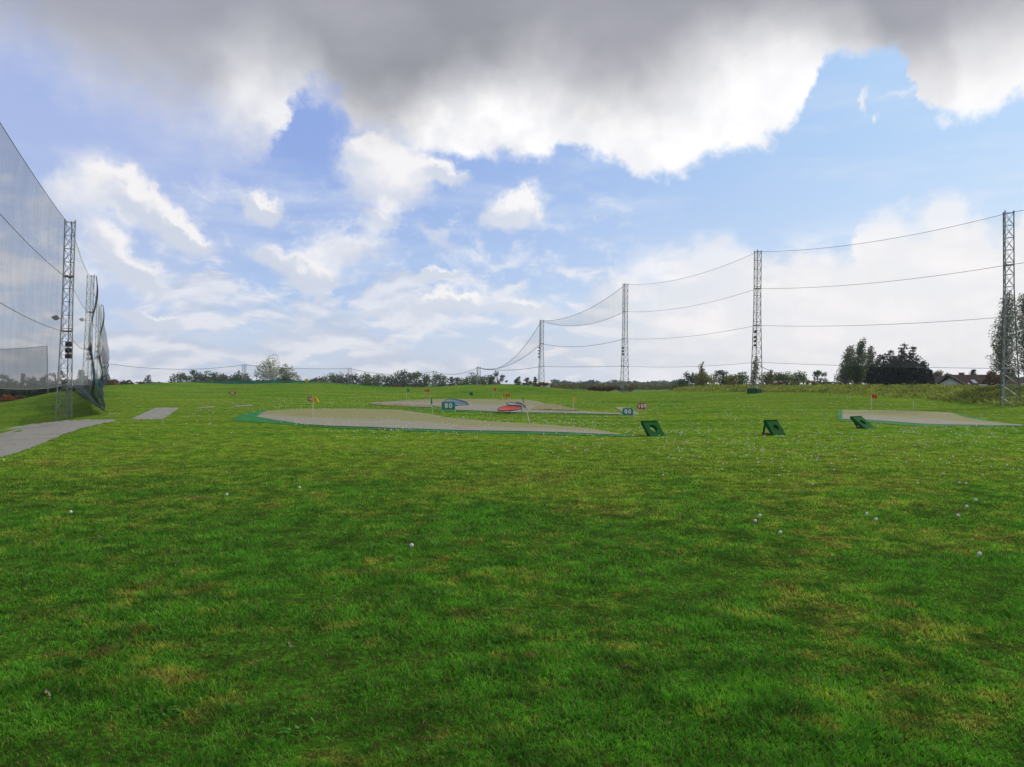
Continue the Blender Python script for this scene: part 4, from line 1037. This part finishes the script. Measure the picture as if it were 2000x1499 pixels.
mids = [(733,885),(785,886),(960,903),(420,877),(305,832),(318,827),(274,850),(451,846),(339,868),(1066,882),(1080,884),(1090,893),(1190,882),(1295,928),(1587,947),(1410,916),(1521,929),(1527,915),(1541,921),(1502,939),
        (1793,945),(1874,944),(1887,945),(1843,927),(1920,929),(1994,935),(1629,918),(1683,910),(1623,906),(1403,903),(1412,907),(1481,903),(1306,894),(1352,897),(1366,893),(1389,889),(1332,877),(1331,881),(1316,882),(1384,877),
        (1468,891),(1479,897),(1490,894),(1508,901),(1514,901),(1554,887),(1557,887),(1597,894),(1635,894),(1671,898),(1696,896),(1741,899),(1770,903),(1802,903),(1854,905),(1916,911),(1936,912),(1967,909),(1979,915),(1990,917)]
used = 0; GB = 'golf balls scattered over the range'
pts_ = []
def put_ball(x, y, lb, me, sink=.004):
    o = bpy.data.objects.new('golf_ball', me); COL.objects.link(o)
    o.location = (x, y, gz_at(x, y)+.0214+.004-sink); tag(o, lb, 'golf ball', GB); o.rotation_euler = (random.random()*3, random.random()*3, 0)
BALLXY = []
for px, py, lb in near:
    g = on_ground(px, py+2); put_ball(g.x, g.y, lb, BM, -.022 if g.y < 14 else -.012); BALLXY.append((g.x, g.y))
for px, py in mids:
    g = on_ground(px, py+1); pts_.append((g.x, g.y))
def scatter(n, x0, x1, y0, y1, dens=None):
    k = 0; tries = 0
    while k < n and tries < n*60:
        tries += 1; px = x0+(x1-x0)*random.random(); py = y0+(y1-y0)*random.random()
        if dens and random.random() > dens(px, py): continue
        g = on_ground(px, py); 
        if g.y > 95: continue
        if random.random() < .4 and k < n-2:
            for q in range(random.randint(1, 2)): pts_.append((g.x+random.gauss(0, .35), g.y+random.gauss(0, .5))); k += 1
        pts_.append((g.x, g.y)); k += 1
def clear(px, py):
    for (a, b, c, d) in ((1255,1306,820,850),(1498,1544,818,848),(1680,1722,812,836)):
        if a < px < c+0 and False: return 0
    return 1
scatter(270, 1300, 2080, 845, 905, lambda px, py: (1-abs(py-864)/46)*(.35+.65*vnoise(np.array(px/60.), np.array(py/14.), 2)))
scatter(90, 1050, 1350, 838, 900, lambda px, py: max(.05, 1-(py-838)/50))
scatter(300, 1230, 2050, 805, 850, lambda px, py: .3+.7*vnoise(np.array(px/50.), np.array(py/10.), 3))
scatter(260, 1280, 1900, 772, 812, lambda px, py: .35)
scatter(200, 850, 1260, 806, 834, None)
scatter(100, 700, 1210, 815, 845, None)
scatter(70, 575, 720, 818, 832, lambda px, py: math.exp(-((px-612)/45)**2)+.25)
scatter(40, 650, 950, 840, 856, None)
scatter(240, 520, 860, 776, 800, None)
scatter(200, 1050, 1300, 775, 810, None)
scatter(70, 380, 560, 784, 812, None)
scatter(30, 200, 420, 800, 835, None)
for px in range(212, 236, 3): g = on_ground(px, 808+random.random()*2); pts_.append((g.x, g.y))
uniq = []
for (x, y) in pts_:
    if any((x-a)**2+(y-b)**2 < .01 for a, b in uniq[-40:]): continue
    uniq.append((x, y))
uniq.sort(key=lambda q: q[1])
for (x, y) in uniq[:286]: put_ball(x, y, 'small white golf ball in the dense scatter across the middle of the range', BM2, .006+.018*random.random())
rest = uniq[286:]
bm = bmesh.new(); bmesh.ops.create_icosphere(bm, subdivisions=1, radius=.024); bv = np.array([v.co[:] for v in bm.verts]); bf = np.array([[v.index for v in f.verts] for f in bm.faces]); bm.free()
vs = np.concatenate([bv+np.array([x, y, gz_at(x, y)+.012+.03*((x*7.3) % 1)]) for x, y in rest]); fs = np.concatenate([bf+i*len(bv) for i in range(len(rest))])
o = link_mesh('golf_balls', np_mesh('golf_balls', vs, fs), 'ball_white', smooth=True); tag(o, 'hundreds of tiny white golf balls strewn farther up the range', 'golf balls', kind='stuff')

# ------------------------------------------------------------------ fallen leaves
def dead_leaf(px, py, w, h, label, rz):
    g = on_ground(px, py); bm = bmesh.new(); n = 10
    vs = []
    for i in range(n+1):
        s = i/n; ww = math.sin(math.pi*s)**.8*h/2+.002
        for k in (-1, 0, 1): vs.append(bm.verts.new(((s-.5)*w, k*ww, .028+.012*abs(k)+.02*math.sin(s*4)+.006*math.sin(s*20))))
    for i in range(n):
        for k in (0, 1): bm.faces.new((vs[i*3+k], vs[i*3+k+1], vs[i*3+k+4], vs[i*3+k+3]))
    me = bpy.data.meshes.new('fallen_leaf'); bm.to_mesh(me); bm.free()
    o = link_mesh('fallen_leaf', me, 'dead_leaf', smooth=True); o.location = (g.x, g.y, g.z); o.rotation_euler = (0, 0, R(rz)); tag(o, label, 'fallen leaf', 'dead leaves on the grass')
for a in ((376,977,.16,.03,'long thin dead leaf in the grass left of the near balls',8),(192,1056,.07,.04,'small grey dead leaf at the left, below the single ball',20),(733,886,.16,.07,'pale crumpled leaf below the near green',0),
          (1250,1128,.08,.03,'dark dead leaf right of centre in the foreground',-12),(1228,1318,.07,.015,'pale thin leaf sliver in the near grass right of centre',10),(90,1370,.06,.03,'brown curled leaf in the bottom left grass',15),
          (328,1168,.05,.03,'tiny white leaf scrap left in the foreground',30),(1384,1108,.03,.02,'speck of dead leaf right of centre',0),(565,1272,.045,.02,'tan leaf on a bare spot left of centre',-20)):
    dead_leaf(*a)

# ------------------------------------------------------------------ near grass blades
def grass():
    n = 620000; d0, d1, p = 2.6, 42.0, 0.22
    u = rng.random(n); d = (d0**p+u*(d1**p-d0**p))**(1/p)
    t = (rng.random(n)*2-1)*.86; X = t*d; Y = d
    cl = fbm(X*1.6+90, Y*1.6+90, 7, 4); tuft = fbm(X*7+30, Y*7+30, 8, 3)
    keep = (rng.random(n) < np.clip((cl-.28)*6, .45, 1)) & ((Y < 30) | (rng.random(n) < (42-Y)/12))
    X, Y, cl, tuft = X[keep], Y[keep], cl[keep], tuft[keep]; n = len(X); d = Y
    inside = np.zeros(n, bool); jx, jy = X+rng.normal(0, .05, n), Y+rng.normal(0, .10, n)
    for pl in OUTLINES:
        pl = np.array(pl); lo, hi = pl.min(0), pl.max(0)
        if lo[1] > 44: continue
        sel = np.where((jx > lo[0]) & (jx < hi[0]) & (jy > lo[1]) & (jy < hi[1]))[0]; c_ = np.zeros(len(sel), bool); qx, qy = jx[sel], jy[sel]
        for i in range(len(pl)):
            x0, y0 = pl[i-1]; x1, y1 = pl[i]
            if y0 == y1: continue
            c_ ^= ((y0 > qy) != (y1 > qy)) & (qx < (x1-x0)*(qy-y0)/(y1-y0)+x0)
        inside[sel] |= c_
    X, Y, cl, tuft = X[~inside], Y[~inside], cl[~inside], tuft[~inside]; n = len(X); d = Y
    Z = zfun(X, Y)-.004
    hgt = .60*(.016+.030*rng.random(n)**1.5+.055*np.clip(tuft-.42, 0, 1)*1.6+.045*np.clip(cl-.45, 0, 1)*2)*np.clip((46-Y)/26, .3, 1)
    wd = .0024*(d/3.5)**.8*(.7+.6*rng.random(n))
    az = rng.random(n)*2*np.pi; ln = hgt*(.35+.9*rng.random(n)); la = rng.random(n)*2*np.pi
    sx, sy = np.cos(az)*wd, np.sin(az)*wd; lx, ly = np.cos(la)*ln, np.sin(la)*ln
    m = .5; V_ = np.empty((n, 6, 3), np.float32)
    def st(k, x, y, z): V_[:, k, 0] = x; V_[:, k, 1] = y; V_[:, k, 2] = z
    st(0, X-sx, Y-sy, Z); st(1, X+sx, Y+sy, Z)
    st(2, X+sx*.8+lx*.28, Y+sy*.8+ly*.28, Z+hgt*.6); st(3, X-sx*.8+lx*.28, Y-sy*.8+ly*.28, Z+hgt*.6)
    st(4, X+sx*.15+lx, Y+sy*.15+ly, Z+hgt); st(5, X-sx*.15+lx, Y-sy*.15+ly, Z+hgt)
    b = (np.arange(n)*6)[:, None]
    f = np.concatenate([b+np.array([[0, 1, 2, 3]]), b+np.array([[3, 2, 4, 5]])], 1).reshape(-1, 4)
    r = np.repeat(rng.random(n), 2)
    o = link_mesh('grass', np_mesh('grass', V_.reshape(-1, 3), f, r), 'blade'); tag(o, 'short uneven grass blades of the near turf', 'grass', kind='stuff')
grass()

def clover():
    r = np.random.default_rng(77); cs, rs = [], []
    spots = [(1022,1095,.16),(865,1163,.22),(905,1120,.14),(1185,1140,.18),(250,1235,.22),(300,1255,.2),(420,1280,.2),(700,1245,.18),(60,1130,.2),(1450,1300,.25),(1700,1230,.22),(560,1437,.16),(1130,1400,.18),(1850,1330,.2),(330,1400,.18),(980,1255,.14),(1330,1120,.12),(1560,1105,.14),(640,1105,.14),(160,1300,.14)]
    vs = []; k = 0
    for px, py, rad in spots:
        g = on_ground(px, py)
        for i in range(45):
            a = r.random()*6.28; q = rad*1.2*abs(r.normal())*.6; x, y = g.x+math.cos(a)*q*1.3, g.y+math.sin(a)*q; z = gz_at(x, y)+.012+.026*r.random(); s_ = .005+.006*r.random(); t = r.random()*6.28; tl = r.normal(0, .35, 2)
            for j in range(6):
                u = t+j*math.pi/3; dx, dy = math.cos(u)*s_*1.3, math.sin(u)*s_; vs.append((x+dx, y+dy, z+dx*tl[0]+dy*tl[1]))
            k += 1
    o = link_mesh('clover', np_mesh('clover', np.array(vs), np.arange(6*k).reshape(k, 6), r.random(k)), 'leaf_clover'); tag(o, 'small broad-leaved clover patches in the near turf', 'clover', kind='stuff')
leafmat('leaf_clover', (0.03, 0.12, 0.015), (0.10, 0.26, 0.05), 0.3, 5.0); MATS['leaf_clover'].node_tree.nodes['Principled BSDF'].inputs['Specular IOR Level'].default_value = 0.0
clover()

# ------------------------------------------------------------------ haze
def haze():
    mb = MB(); mb.box((0, 330, 9.0), (760, 720, 30.0)); o = mb.build('haze', None); tag(o, 'thin pale haze over the fields', 'haze', kind='stuff')
    m = bpy.data.materials.new('haze'); m.use_nodes = True; nt = m.node_tree; nt.nodes.clear()
    v = nt.nodes.new('ShaderNodeVolumePrincipled'); v.inputs['Color'].default_value = (0.80, 0.88, 1.0, 1); v.inputs['Density'].default_value = 0.00032
    out = nt.nodes.new('ShaderNodeOutputMaterial'); nt.links.new(v.outputs[0], out.inputs['Volume']); o.data.materials.append(m)
haze()
